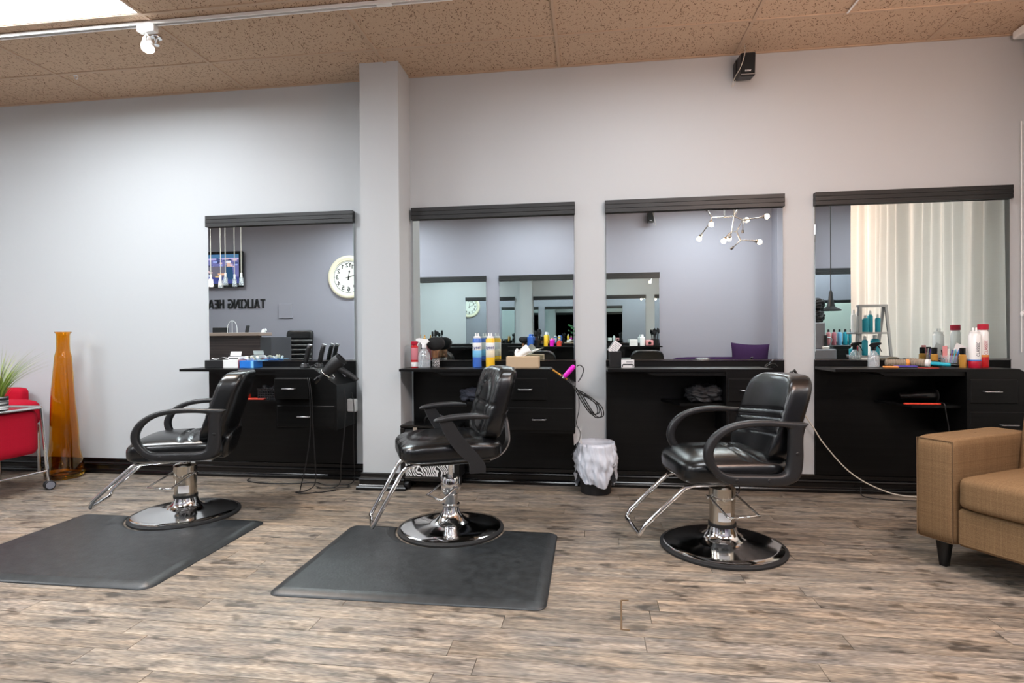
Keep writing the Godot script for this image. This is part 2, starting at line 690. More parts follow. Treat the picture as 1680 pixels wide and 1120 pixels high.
# ---------------------------------------------------------------- object helpers
func numbered(called: String) -> String:
	var n: int = counts.get(called, 0)
	counts[called] = n + 1
	return called if n == 0 else "%s_%03d" % [called, n]

func tag(o: Node3D, label: String, category: String, group := "", kind := "") -> Node3D:
	if label != "":
		o.set_meta("label", label)
	if category != "":
		o.set_meta("category", category)
	if group != "":
		o.set_meta("group", group)
	if kind != "":
		o.set_meta("kind", kind)
	return o

func thing(called: String, label: String, category: String, at := Vector3.ZERO, turn := 0.0, group := "") -> Node3D:
	var o := Node3D.new()
	o.name = numbered(called)
	add_child(o)
	o.position = at
	o.rotation.y = turn
	return tag(o, label, category, group)

func part(parent: Node, called: String, s, m: Material, label := "") -> MeshInstance3D:
	var o := MeshInstance3D.new()
	o.name = called
	if s is SurfaceTool:
		s.generate_normals()
		o.mesh = s.commit()
	else:
		o.mesh = s
	o.material_override = m
	parent.add_child(o, true)
	if label != "":
		o.set_meta("label", label)
	return o

func solo(called: String, label: String, category: String, s, m: Material, at := Vector3.ZERO, turn := 0.0, group := "") -> MeshInstance3D:
	var o := part(self, numbered(called), s, m)
	o.position = at
	o.rotation.y = turn
	tag(o, label, category, group)
	return o

func struct(called: String, s, m: Material, parent: Node = null) -> MeshInstance3D:
	var o := part(self if parent == null else parent, called, s, m)
	if parent == null:
		o.set_meta("kind", "structure")
	return o

func dup(o: Node3D, at: Vector3, turn: float, label: String, group := "") -> Node3D:
	var c: Node3D = o.duplicate()
	c.name = numbered(String(o.name).rstrip("0123456789").trim_suffix("_"))
	add_child(c)
	c.position = at
	c.rotation.y = turn
	c.set_meta("label", label)
	if group != "":
		c.set_meta("group", group)
	return c

func mbox(c: Vector3, size: Vector3, b := 0.0) -> SurfaceTool:
	var s := st()
	box(s, c, size, b)
	return s

func mlathe(prof: Array, seg := 32) -> SurfaceTool:
	var s := st()
	lathe(s, prof, seg)
	return s

func mtube(path: Array, r: float, seg := 8) -> SurfaceTool:
	var s := st()
	tube(s, path, r, seg)
	return s

func V(x: float, y: float, z := 0.0) -> Vector3:
	return Vector3(x, y, z)

# ---------------------------------------------------------------- room
const XL := -7.2
const XR := 2.80      # face of the right wall behind the curtain
const ZR := 2.42      # that wall ends here; the room goes on to the right beyond it
const XF := 5.3

func wall_box(called: String, a: Vector3, b: Vector3, m: Material) -> MeshInstance3D:
	return struct(called, mbox((a + b) / 2, (b - a).abs()), m)

func build_room() -> void:
	# walls with thickness
	wall_box("wall_back", V(XL - 0.15, -0.1, -0.15), V(XR + 0.15, 3.3, 0.0), M.wall)
	wall_box("wall_front", V(XL - 0.15, -0.1, FRONT), V(XF + 0.15, 3.3, FRONT + 0.15), M.wall_cool)
	wall_box("wall_left", V(XL - 0.15, -0.1, 0.0), V(XL, 3.3, FRONT), M.wall)
	wall_box("wall_far_right", V(XF, -0.1, ZR), V(XF + 0.15, 3.3, FRONT), M.wall)
	wall_box("wall_return", V(XR + 0.15, -0.1, ZR - 0.15), V(XF + 0.15, 3.3, ZR), M.wall_cool)
	# right wall with a window behind the curtain: four pieces round the opening
	var s := st()
	var y0 := 0.75
	var y1 := 2.55
	var z0 := 0.45
	var z1 := 2.05
	for q in [[0.0, ZR, -0.1, y0], [0.0, ZR, y1, 3.3], [0.0, z0, y0, y1], [z1, ZR, y0, y1]]:
		box(s, V(XR + 0.075, (q[2] + q[3]) / 2, (q[0] + q[1]) / 2), V(0.15, q[3] - q[2], q[1] - q[0]))
	struct("wall_right", s, M.wall)
	var win := Node3D.new()
	win.name = "window_1"
	add_child(win)
	win.set_meta("kind", "structure")
	s = st()
	for q in [[y0 + 0.03, (z0 + z1) / 2, 0.06, z1 - z0], [y1 - 0.03, (z0 + z1) / 2, 0.06, z1 - z0]]:
		box(s, V(XR + 0.10, q[0], q[1]), V(0.06, q[2], q[3]), 0.004)
	for zz in [z0 + 0.03, (z0 + z1) / 2, z1 - 0.03]:
		box(s, V(XR + 0.10, (y0 + y1) / 2, zz), V(0.06, y1 - y0 - 0.12, 0.06), 0.004)
	part(win, "window_frame", s, M.white_paint)
	for k in 2:
		part(win, "pane", mbox(V(XR + 0.10, (y0 + y1) / 2, lerpf(z0 + 0.06, z1 - 0.06, 0.25 + 0.5 * k)), V(0.006, y1 - y0 - 0.12, (z1 - z0) / 2 - 0.09)), M.clear)
	# pillar
	wall_box("wall_pillar", V(-1.645, -0.05, 0.0), V(-1.362, 3.3, 0.262), M.wall)
	# baseboards: a moulded black profile swept along the walls
	baseboard("baseboard_back", [V(XL, 0, 0.0), V(-1.645, 0, 0.0), V(-1.645, 0, 0.262), V(-1.362, 0, 0.262), V(-1.362, 0, 0.0), V(XR, 0, 0.0)], 1.0)
	baseboard("baseboard_front", [V(XL, 0, FRONT), V(XF, 0, FRONT)], -1.0)
	build_floor()

func baseboard(called: String, path: Array, side: float) -> void:
	# profile: distance from wall, height
	var prof := [Vector2(0.0, 0.118), Vector2(0.009, 0.118), Vector2(0.013, 0.112), Vector2(0.013, 0.088), Vector2(0.024, 0.080), Vector2(0.027, 0.073), Vector2(0.024, 0.066), Vector2(0.021, 0.062), Vector2(0.021, 0.036), Vector2(0.026, 0.030), Vector2(0.036, 0.026), Vector2(0.040, 0.018), Vector2(0.040, 0.0), Vector2(0.0, 0.0)]
	var s := st()
	var n := path.size()
	var offs := []
	for i in n:
		var d0: Vector3 = (path[i] - path[maxi(i - 1, 0)]).normalized()
		var d1: Vector3 = (path[mini(i + 1, n - 1)] - path[i]).normalized()
		if i == 0:
			d0 = d1
		if i == n - 1:
			d1 = d0
		var n0 := V(-d0.z, 0, d0.x) * side
		var n1 := V(-d1.z, 0, d1.x) * side
		offs.append(n0 if n0.is_equal_approx(n1) else n0 + n1)
	for j in prof.size() - 1:
		for i in n - 1:
			var q := []
			for e in [[i, j], [i + 1, j], [i + 1, j + 1], [i, j + 1]]:
				q.append(path[e[0]] + offs[e[0]] * prof[e[1]].x + V(0, prof[e[1]].y))
			for k in [0, 1, 2, 0, 2, 3]:
				s.set_smooth_group(-1)
				s.set_color(Color.WHITE)
				s.set_uv(Vector2.ZERO)
				s.add_vertex(q[k])
	struct(called, s, M.black_gloss)

func plank_mesh(s: SurfaceTool, x0: float, x1: float, z0: float, z1: float, uo: Vector2) -> void:
	var g := 0.0004
	var b := 0.0009
	var top := 0.0
	var lo := -0.004
	var A := [V(x0 + g, lo, z0 + g), V(x1 - g, lo, z0 + g), V(x1 - g, lo, z1 - g), V(x0 + g, lo, z1 - g)]
	var B := [V(x0 + g + b, top, z0 + g + b), V(x1 - g - b, top, z0 + g + b), V(x1 - g - b, top, z1 - g - b), V(x0 + g + b, top, z1 - g - b)]
	var quads := [[B[0], B[1], B[2], B[3]]]
	for k in 4:
		quads.append([A[k], A[(k + 1) % 4], B[(k + 1) % 4], B[k]])
	for q in quads:
		for k in [0, 1, 2, 0, 2, 3]:
			s.set_smooth_group(-1)
			s.set_color(Color.WHITE)
			s.set_uv(uo + Vector2((q[k].x - x0) / 2.4, (q[k].z - z0) / 1.2))
			s.add_vertex(q[k])

func build_floor() -> void:
	var fl := struct("floor", mbox(V((XL + XF) / 2, -0.055, FRONT / 2), V(XF - XL + 0.3, 0.1, FRONT + 0.3)), M.subfloor)
	fl.name = "floor"
	var rest := []
	for k in M.planks.size():
		rest.append(st())
	var r := RandomNumberGenerator.new()
	r.seed = 91
	var L := 1.22
	var shown := 0
	for row in 48:
		var z0 := -0.025 + 0.1 * row
		var z1 := z0 + 0.1
		if z0 > FRONT:
			break
		var x := XL - r.randf() * L
		while x < XF:
			var x0 := maxf(x, XL)
			var x1 := minf(x + L, XF)
			x += L
			if x1 - x0 < 0.01:
				continue
			var tint: int = r.randi() % M.planks.size()
			var uo := Vector2(r.randf(), r.randf())
			# in view: right edge of the cone and left edge of the cone at the near side of the plank
			var d := 4.1464 - z0
			var lo := -0.04 - d * 1.24 - 0.1
			var hi := -0.04 + d * 0.71 + 0.1
			if z1 < 2.85 and x1 > lo and x0 < hi and shown < 298:
				var s := st()
				plank_mesh(s, x0, x1, z0, z1, uo)
				part(fl, "plank", s, M.planks[tint])
				shown += 1
			else:
				plank_mesh(rest[tint], x0, x1, z0, z1, uo)
	var far := ArrayMesh.new()
	for k in rest.size():
		rest[k].generate_normals()
		rest[k].set_material(M.planks[k])
		rest[k].commit(far)
	var o := MeshInstance3D.new()
	o.name = "distant_planks"
	o.mesh = far
	fl.add_child(o)
	o.set_meta("kind", "stuff")

func build_ceiling() -> void:
	# slab above the hung ceiling, then tiles in a T-bar grid
	var ce := struct("ceiling", mbox(V((XL + XF) / 2, 3.32, FRONT / 2), V(XF - XL + 0.3, 0.1, FRONT + 0.3)), M.plain_ceiling)
	var cells := {}
	for t in TROFFERS:
		cells[[t[0], t[1]]] = t
	var tile := {}
	for col in range(-3, 8):
		var x0 := maxf(GX + 1.22 * col, XL)
		var x1 := minf(GX + 1.22 * (col + 1), XF)
		if x1 - x0 < 0.02:
			continue
		for row in range(0, 9):
			var z0 := maxf(GZ + 0.61 * (row - 1), 0.0)
			var z1 := minf(GZ + 0.61 * row, FRONT)
			if z1 - z0 < 0.02:
				continue
			if cells.has([col, row]):
				troffer(V((x0 + x1) / 2, CEIL, (z0 + z1) / 2), x1 - x0, z1 - z0, cells[[col, row]][2])
				continue
			var s := st()
			var q := [V(x0 + 0.002, 0, z0 + 0.002), V(x1 - 0.002, 0, z0 + 0.002), V(x1 - 0.002, 0, z1 - 0.002), V(x0 + 0.002, 0, z1 - 0.002)]
			var flip := Vector2(1 if rng.randf() < 0.5 else -1, 1 if rng.randf() < 0.5 else -1)
			var off := Vector2(rng.randf(), rng.randf())
			for lvl in [CEIL + 0.006, CEIL + 0.02]:
				for k in [0, 1, 2, 0, 2, 3]:
					s.set_smooth_group(-1)
					s.set_color(Color.WHITE)
					s.set_uv(off + Vector2((q[k].x - x0) / 1.22, (q[k].z - z0) / 0.61) * flip)
					s.add_vertex(q[k] + V(0, lvl))
			part(ce, "ceiling_tile", s, M.tile)
	for row in range(0, 8):
		var z := GZ + 0.61 * row
		part(ce, "grid_bar", mbox(V((XL + XF) / 2, CEIL + 0.004, z), V(XF - XL, 0.010, 0.022), 0.002), M.tbar)
	for col in range(-2, 8):
		var x := GX + 1.22 * col
		part(ce, "grid_bar", mbox(V(x, CEIL + 0.0035, FRONT / 2), V(0.022, 0.010, FRONT), 0.002), M.tbar)
	part(ce, "wall_angle", mbox(V((XL + XR) / 2, CEIL + 0.002, 0.010), V(XR - XL, 0.008, 0.02), 0.002), M.tbar)
	part(ce, "wall_angle", mbox(V((XL + XF) / 2, CEIL + 0.002, FRONT - 0.010), V(XF - XL, 0.008, 0.02), 0.002), M.tbar)

var troffer_count := 0
func troffer(at: Vector3, w: float, d: float, energy: float) -> void:
	var names := ["recessed ceiling light panel above the amber vase and leftmost salon chair", "recessed ceiling light panel in front of the television wall", "recessed ceiling light panel above the middle styling chairs", "recessed ceiling light panel above the reception desk side of the room", "recessed ceiling light panel above the middle of the opposite stations", "recessed ceiling light panel above the purple sofa side", "recessed ceiling light panel in the side area beyond the curtain"]
	var t := thing("light_panel", names[troffer_count % names.size()], "ceiling light", at, 0.0, "recessed fluorescent light panels")
	troffer_count += 1
	var s := st()
	var rec := 0.05
	for q in [[V(0, rec / 2 + 0.004, -d / 2 + 0.012), V(w - 0.02, rec, 0.012)], [V(0, rec / 2 + 0.004, d / 2 - 0.012), V(w - 0.02, rec, 0.012)], [V(-w / 2 + 0.012, rec / 2 + 0.004, 0), V(0.012, rec, d - 0.03)], [V(w / 2 - 0.012, rec / 2 + 0.004, 0), V(0.012, rec, d - 0.03)], [V(0, rec + 0.02, 0), V(w - 0.01, 0.012, d - 0.01)]]:
		box(s, q[0], q[1])
	part(t, "housing", s, M.white_paint)
	part(t, "diffuser_light", mbox(V(0, rec, 0), V(w - 0.05, 0.006, d - 0.05)), M.panel_glow)
	var l := AreaLight3D.new()
	l.name = "panel_area_light"
	l.area_size = Vector2(w - 0.07, d - 0.07)
	l.light_color = COOL
	l.light_energy = energy
	l.shadow_enabled = true
	l.area_range = 14.0
	l.rotation = V(-PI / 2, 0, 0)
	l.position = V(0, rec - 0.008, 0)
	t.add_child(l)

# ---------------------------------------------------------------- styling stations
const ST := [-3.010, -1.345, 0.080, 1.487]
const SW := 1.21
const CT := 0.860     # counter top height

func station(called: String, label: String, at: Vector3, turn: float, ct: float, group: String, pulled := 0.0, wide := SW) -> Node3D:
	var t := thing(called, label, "styling station", at, turn, group)
	var W := wide
	var cx := W - 0.46
	part(t, "back_panel", mbox(V(W / 2, (0.119 + ct + 0.045) / 2, 0.010), V(W, ct + 0.045 - 0.119, 0.020), 0.002), M.black_wood)
	part(t, "ledge_strip", mbox(V(W / 2, ct + 0.0435, 0.0225), V(W, 0.006, 0.006), 0.001), M.chrome)
	var s := st()
	prism(s, PackedVector2Array([Vector2(0.0, -0.021), Vector2(cx - 0.0005, -0.021), Vector2(cx - 0.0005, -0.345), Vector2(0.0, -0.345)]), 0, 0.018, Transform3D(Basis(V(1, 0, 0), V(0, 0, -1), V(0, 1, 0)), V(0, ct - 0.018, 0)))
	part(t, "countertop", s, M.black_wood)
	s = st()
	prism(s, PackedVector2Array([Vector2(0.30, ct - 0.045), Vector2(cx, ct - 0.045), Vector2(cx, ct - 0.0185), Vector2(0.24, ct - 0.0185)]), 0.02, 0.330)
	part(t, "apron", s, M.black_wood)
	# cabinet with a sloped top right corner, fluted open slot for irons
	var bot := ct - 0.43
	s = st()
	prism(s, PackedVector2Array([Vector2(cx, bot), Vector2(W, bot), Vector2(W, ct - 0.115), Vector2(cx + 0.29, ct), Vector2(cx, ct)]), 0.0205, 0.345)
	part(t, "cabinet_body", s, M.black_wood)
	# recessed joint behind each drawer, then the proud drawer front
	for dd in [[cx + 0.015, cx + 0.275, ct - 0.208, ct - 0.064, pulled, cx + 0.13], [cx + 0.015, W - 0.015, ct - 0.411, ct - 0.262, 0.0, cx + 0.222]]:
		var gap := st()
		box(gap, V((dd[0] + dd[1]) / 2, (dd[2] + dd[3]) / 2, 0.3456), V(dd[1] - dd[0] + 0.006, dd[3] - dd[2] + 0.006, 0.001))
		part(t, "drawer_joint", gap, M.dark_gap)
		var f := st()
		var depth: float = 0.008 + dd[4]
		box(f, V((dd[0] + dd[1]) / 2, (dd[2] + dd[3]) / 2, 0.347 + depth / 2), V(dd[1] - dd[0], dd[3] - dd[2], depth), 0.0025)
		var dr := part(t, "drawer", f, M.black_wood)
		var h := st()
		var hx: float = dd[5]
		var hy: float = (dd[2] + dd[3]) / 2.0
		var hz: float = 0.347 + depth
		tube(h, [V(hx - 0.045, hy, hz), V(hx - 0.045, hy, hz + 0.020), V(hx - 0.040, hy, hz + 0.026), V(hx + 0.040, hy, hz + 0.026), V(hx + 0.045, hy, hz + 0.020), V(hx + 0.045, hy, hz)], 0.0045, 8)
		part(dr, "handle", h, M.steel)
	# shelf under the counter with a slanted left edge
	s = st()
	prism(s, PackedVector2Array([Vector2(cx - 0.37, -0.021), Vector2(cx - 0.001, -0.021), Vector2(cx - 0.001, -0.29), Vector2(cx - 0.28, -0.29)]), 0, 0.016, Transform3D(Basis(V(1, 0, 0), V(0, 0, -1), V(0, 1, 0)), V(0, ct - 0.246, 0)))
	part(t, "shelf", s, M.black_wood)
	return t

func wall_mirror(label: String, at: Vector3, turn: float, y0: float, y1: float, group: String, wide := SW) -> Node3D:
	var t := thing("wall_mirror", label, "mirror", at, turn, group)
	var W := wide
	part(t, "mirror_glass", mbox(V(W / 2, (y0 + y1) / 2, 0.012), V(W - 0.008, y1 - y0, 0.010), 0.002), M.mirror)
	part(t, "mirror_backing", mbox(V(W / 2, (y0 + y1) / 2, 0.0035), V(W - 0.02, y1 - y0 - 0.004, 0.006)), M.mirror_edge)
	var s := st()
	for k in 3:
		box(s, V(W / 2, y1 + 0.0155 + 0.0295 * k, 0.022), V(W + 0.002, 0.0288, 0.044 if k == 1 else 0.0432), 0.0016)
	part(t, "header_board", s, M.header)
	return t

func build_stations() -> void:
	var words := ["with its upper drawer pulled out, nearest the vase", "with spray cans and a tissue box, next to the pillar", "with a black card holder, behind the chair without a mat", "with round brushes and red cans, behind the brown armchair"]
	var mirrors := ["wall mirror reflecting a clock and a reception desk", "wall mirror right of the pillar reflecting other mirrors", "wall mirror reflecting a branching chandelier", "wall mirror reflecting a long white curtain"]
	for k in 4:
		station("styling_station", "black wall styling station " + words[k], V(ST[k], 0, 0), 0.0, CT, "styling stations along the grey wall", 0.035 if k == 0 else 0.0)
		wall_mirror("black-topped " + mirrors[k], V(ST[k], 0, 0), 0.0, 0.908, 1.951, "mirrors along the grey wall")

# ---------------------------------------------------------------- salon chairs (forward is local +x)
func chair_base(t: Node3D, r: float, tall: float, col_r: float, lever_turn: float, slim: bool, sticker := 0.0) -> void:
	part(t, "rubber_ring", mlathe([Vector2(r - 0.03, 0.0), Vector2(r + 0.003, 0.0), Vector2(r + 0.006, 0.004), Vector2(r + 0.006, 0.012), Vector2(r, 0.017), Vector2(r - 0.014, 0.019), Vector2(r - 0.03, 0.016)], 72), M.rubber)
	var prof := [Vector2(r - 0.012, 0.012), Vector2(r - 0.012, 0.021), Vector2(r - 0.02, 0.026), Vector2(r - 0.05, 0.030), Vector2(0.16, 0.041), Vector2(0.115, 0.048), Vector2(0.092, 0.058), Vector2(0.078, 0.075), Vector2(0.070, 0.095), Vector2(col_r + 0.003, 0.118)]
	if slim:
		prof = [Vector2(r - 0.012, 0.012), Vector2(r - 0.012, 0.020), Vector2(r - 0.022, 0.025), Vector2(0.20, 0.034), Vector2(0.12, 0.045), Vector2(0.085, 0.060), Vector2(0.062, 0.085), Vector2(0.050, 0.105), Vector2(0.046, 0.125), Vector2(0.043, 0.135)]
	part(t, "base_plate", mlathe(prof, 72), M.chrome)
	var s := st()
	if slim:
		lathe(s, [Vector2(0.0, 0.10), Vector2(0.040, 0.10), Vector2(0.040, tall - 0.10), Vector2(0.052, tall - 0.09), Vector2(0.055, tall - 0.06), Vector2(0.055, tall - 0.012), Vector2(0.048, tall), Vector2(0.016, tall), Vector2(0.014, tall + 0.09), Vector2(0.0, tall + 0.09)], 40)
		part(t, "pump_column", s, M.chrome)
		s = st()
		lathe(s, [Vector2(0.041, 0.128), Vector2(0.050, 0.130), Vector2(0.052, 0.138), Vector2(0.050, 0.146), Vector2(0.041, 0.148)], 40)
		part(t, "collar", s, M.chrome)
	else:
		lathe(s, [Vector2(0.0, 0.09), Vector2(col_r, 0.09), Vector2(col_r, tall - 0.085), Vector2(col_r + 0.003, tall - 0.083), Vector2(col_r + 0.003, tall - 0.010), Vector2(col_r - 0.008, tall), Vector2(0.030, tall + 0.002), Vector2(0.028, tall + 0.010), Vector2(0.028, tall + 0.05), Vector2(0.0, tall + 0.05)], 40)
		part(t, "pump_column", s, M.chrome_warm)
		s = st()
		lathe(s, [Vector2(col_r - 0.002, 0.112), Vector2(col_r + 0.006, 0.112), Vector2(col_r + 0.006, 0.128), Vector2(col_r - 0.002, 0.128)], 40)
		part(t, "collar", s, M.black)
		# printed sticker bent round the column
		var rows := []
		for j in 2:
			var row := PackedVector3Array()
			for i in 9:
				var a := lever_turn + sticker + lerpf(-0.45, 0.55, i / 8.0)
				row.append(V(sin(a) * (col_r + 0.0008), 0.145 + 0.045 * j, cos(a) * (col_r + 0.0008)))
			rows.append(row)
		s = st()
		grid(s, rows)
		part(t, "sticker", s, M.paper)
	# pump lever: a thin rod bent into a U
	var y := tall - 0.055
	var w := (col_r if not slim else 0.055) + 0.012
	var b := Basis(Vector3.UP, lever_turn)
	s = st()
	var L := 0.19 if not slim else 0.10
	tube(s, [b * V(-w, y, -0.02), b * V(-w, y, 0.02), b * V(-w - 0.006, y - 0.045, L), b * V(-w - 0.006, y - 0.047, L + 0.012), b * V(w + 0.006, y - 0.047, L + 0.012), b * V(w + 0.006, y - 0.045, L), b * V(w, y, 0.02), b * V(w, y, -0.02)], 0.0055, 8)
	part(t, "pump_lever", s, M.chrome)
	s = st()
	cyl(s, b * V(-w - 0.012, y, 0), b * V(w + 0.012, y, 0), 0.008, 10)
	part(t, "lever_pin", s, M.chrome)

func footrest(t: Node3D, tip: float, drop: float, w: float, y0: float, fwd: float) -> void:
	var s := st()
	var path := []
	for sd in [-1.0, 1.0]:
		var leg := [V(0.05, y0, sd * w * 0.8), V(fwd - 0.05, y0, sd * w), V(fwd - 0.01, y0 - 0.010, sd * w), V(fwd + 0.02, y0 - 0.035, sd * w), V(tip - 0.02, drop + 0.045, sd * w), V(tip, drop + 0.012, sd * w), V(tip + 0.004, drop, sd * (w - 0.012))]
		if sd > 0:
			leg.reverse()
		path += leg
	tube(s, path, 0.0115, 10)
	part(t, "footrest", s, M.chrome)

func loop_points(pts: Array) -> Array:
	var v := []
	for p in pts:
		v.append(Vector2(p[0], p[1]))
	return curve(v, 5, true)

func chair_loop(label: String, at: Vector3, turn: float, lever_turn: float, sticker: float, group: String) -> Node3D:
	var t := thing("salon_chair", label, "salon chair", at, turn, group)
	chair_base(t, 0.302, 0.315, 0.062, lever_turn, false, sticker)
	# seat
	var s := st()
	var fn := func(q: Vector3, p: Vector3) -> Vector3:
		# waterfall front, crown, channels across the rear half
		var top := clampf(q.y, 0.0, 1.0)
		if q.y > 0.2 and absf(q.z) < 0.9:
			for g in [-0.02, -0.085, -0.15]:
				var d: float = (p.x - g + 0.02 * q.z * q.z) / 0.008
				p.y -= 0.012 * exp(-d * d)
		p.y += 0.014 * top * (1.0 - q.x * q.x) * (1.0 - q.z * q.z)
		if p.x > 0.16:
			p.y -= (p.x - 0.16) * (p.x - 0.16) * 1.5 * (0.4 + 0.6 * top)
		return p
	cushion(s, V(0.003, 0.428, 0), V(0.264, 0.075, 0.250), 0.58, 0.40, 112, 44, fn)
	part(t, "seat", s, M.leather)
	part(t, "seat_plate", mbox(V(-0.01, 0.358, 0), V(0.36, 0.012, 0.30), 0.003), M.steel)
	part(t, "seat_bracket", mbox(V(0.02, 0.351, 0), V(0.16, 0.018, 0.12), 0.003), M.black)
	# back
	s = st()
	var fb := func(q: Vector3, p: Vector3) -> Vector3:
		p.x -= (p.y - 0.46) * 0.34
		p.x += 0.030 * q.z * q.z
		if q.x > 0.0 and absf(q.z) < 0.93:
			for g in [0.655, 0.692, 0.580]:
				var d: float = (p.y - g - 0.010 + 0.022 * q.z) / 0.006
				p.x -= 0.009 * exp(-d * d)
		p.z *= 1.0 - 0.17 * pow(absf(q.y), 5.0) - (0.05 * q.y if q.y > 0.0 else 0.0)
		# raised welt between the front pad and the side band
		p += V(0.004, 0, 0) * exp(-pow((absf(q.z) - 0.93) / 0.04, 2.0)) * (1.0 if q.x > 0.3 else 0.0)
		return p
	cushion(s, V(-0.200, 0.668, 0), V(0.068, 0.212, 0.236), 0.30, 0.34, 84, 150, fb)
	part(t, "backrest", s, M.leather)
	s = st()
	cushion(s, V(-0.228, 0.44, 0), V(0.035, 0.085, 0.17), 0.5, 0.5, 28, 16, func(q: Vector3, p: Vector3) -> Vector3: return p + V(-0.05 * (q.y + 1.0) * 0.5, 0, 0))
	part(t, "back_bracket", s, M.leather)
	# looped arms
	var outer := loop_points([[-0.285, 0.668], [-0.18, 0.676], [-0.08, 0.684], [0.02, 0.678], [0.10, 0.655], [0.16, 0.613], [0.193, 0.555], [0.192, 0.500], [0.165, 0.452], [0.128, 0.415], [0.075, 0.392], [-0.02, 0.384], [-0.15, 0.380], [-0.215, 0.392], [-0.252, 0.425], [-0.265, 0.50], [-0.265, 0.60], [-0.276, 0.648]])
	var inner := loop_points([[-0.196, 0.644], [-0.165, 0.652], [-0.08, 0.656], [0.01, 0.650], [0.08, 0.630], [0.128, 0.594], [0.153, 0.548], [0.152, 0.505], [0.132, 0.470], [0.104, 0.446], [0.064, 0.436], [-0.02, 0.433], [-0.13, 0.430], [-0.168, 0.435], [-0.188, 0.455], [-0.198, 0.51], [-0.201, 0.58], [-0.201, 0.630]])
	for sd in [-1.0, 1.0]:
		s = st()
		ring(s, outer, inner, sd * 0.272 - 0.022, sd * 0.272 + 0.022, 0.010)
		var arm := part(t, "arm", s, M.arm_plastic)
		for q in [[0.05, 0.412], [-0.10, 0.408], [-0.232, 0.53]]:
			s = st()
			lathe(s, [Vector2(0.0, 0.004), Vector2(0.006, 0.003), Vector2(0.009, 0.0), Vector2(0.009, -0.003)], 14, Transform3D(Basis(V(1, 0, 0), V(0, 0, sd), V(0, -sd, 0)), V(q[0], q[1], sd * 0.2945)))
			part(arm, "bolt", s, M.black_plastic)
	footrest(t, 0.455, 0.115, 0.135, 0.352, 0.245)
	return t

func chair_blade(label: String, at: Vector3, turn: float, group: String) -> Node3D:
	var t := thing("salon_chair", label, "salon chair", at, turn, group)
	chair_base(t, 0.290, 0.300, 0.04, 2.0, true)
	var s := st()
	var fn := func(q: Vector3, p: Vector3) -> Vector3:
		var top := clampf(q.y, 0.0, 1.0)
		if q.y > 0.15:
			var e := V(q.x / 0.72, 0, q.z / 0.70).length()
			p.y -= 0.010 * exp(-pow((e - 1.0) / 0.06, 2.0))
			p.y -= 0.012 * exp(-pow((p.x + 0.06) / 0.012, 2.0)) * (1.0 if absf(q.z) < 0.7 else 0.0)
		p.y += 0.02 * top * (1.0 - q.x * q.x)
		if q.x > 0.7:
			p.y += 0.004 * sin(q.z * 34.0) * (q.x - 0.7) * 3.0
		return p
	cushion(s, V(0.02, 0.470, 0), V(0.275, 0.058, 0.262), 0.50, 0.36, 88, 48, fn)
	part(t, "seat", s, M.leather)
	part(t, "seat_plate", mbox(V(0.0, 0.404, 0), V(0.38, 0.012, 0.34), 0.003), M.black)
	s = st()
	var fb := func(q: Vector3, p: Vector3) -> Vector3:
		p.x -= (p.y - 0.50) * 0.26
		p.x += 0.025 * q.z * q.z
		if q.x > 0.0:
			# raised wings round a sunken centre panel, one cross seam
			var e := V(0, (q.y + 0.1) / 0.78, q.z / 0.58).length()
			p.x -= 0.016 * exp(-pow((e - 1.0) / 0.08, 2.0))
			p.x -= 0.010 * exp(-pow((p.y - 0.71) / 0.008, 2.0))
		else:
			p.x += 0.008 * exp(-pow((p.y - 0.66) / 0.006, 2.0))
		if q.y > 0.6:
			p.x += 0.004 * sin(q.z * 22.0 + q.x * 6.0)
		return p
	cushion(s, V(-0.20, 0.712, 0), V(0.068, 0.198, 0.225), 0.42, 0.50, 72, 72, fb)
	part(t, "backrest", s, M.leather)
	# curved steel strap that carries the back
	s = st()
	var o := []
	for p in [[-0.17, 0.378], [-0.24, 0.386], [-0.30, 0.42], [-0.334, 0.48], [-0.330, 0.56], [-0.318, 0.62]]:
		o.append(Vector2(p[0], p[1]))
	o = curve(o, 5)
	var rows := []
	for k in 5:
		var row := PackedVector3Array()
		for i in o.size():
			var d: Vector2 = (o[mini(i + 1, o.size() - 1)] - o[maxi(i - 1, 0)]).normalized().orthogonal()
			var e: Array = [[0.004, -0.035], [0.004, 0.035], [-0.004, 0.035], [-0.004, -0.035], [0.004, -0.035]][k]
			row.append(V(o[i].x + d.x * e[0], o[i].y + d.y * e[0], e[1]))
		rows.append(row)
	grid(s, rows, false, Transform3D.IDENTITY, false)
	part(t, "back_strap", s, M.steel)
	for sd in [-1.0, 1.0]:
		var front := []
		for p in [[0.112, 0.660], [0.088, 0.600], [0.052, 0.535], [0.010, 0.480], [-0.030, 0.442], [-0.048, 0.420], [-0.050, 0.374]]:
			front.append(Vector2(p[0], p[1]))
		var rear := []
		for p in [[-0.130, 0.374], [-0.130, 0.415], [-0.100, 0.462], [-0.050, 0.520], [-0.005, 0.575], [0.025, 0.625], [0.050, 0.660]]:
			rear.append(Vector2(p[0], p[1]))
		var poly := PackedVector2Array(curve(front, 4) + curve(rear, 4))
		s = st()
		prism(s, poly, sd * 0.282 - 0.014, sd * 0.282 + 0.014, Transform3D.IDENTITY, false)
		var arm := part(t, "arm_support", s, M.arm_plastic)
		s = st()
		cushion(s, V(-0.01, 0.668, sd * 0.282), V(0.145, 0.015, 0.028), 0.6, 0.5, 32, 12, func(q: Vector3, p: Vector3) -> Vector3: return p + V(0, -0.012 * q.x * q.x - 0.004 * q.x, 0))
		part(arm, "arm_pad", s, M.arm_plastic)
	footrest(t, 0.43, 0.085, 0.11, 0.398, 0.26)
	return t

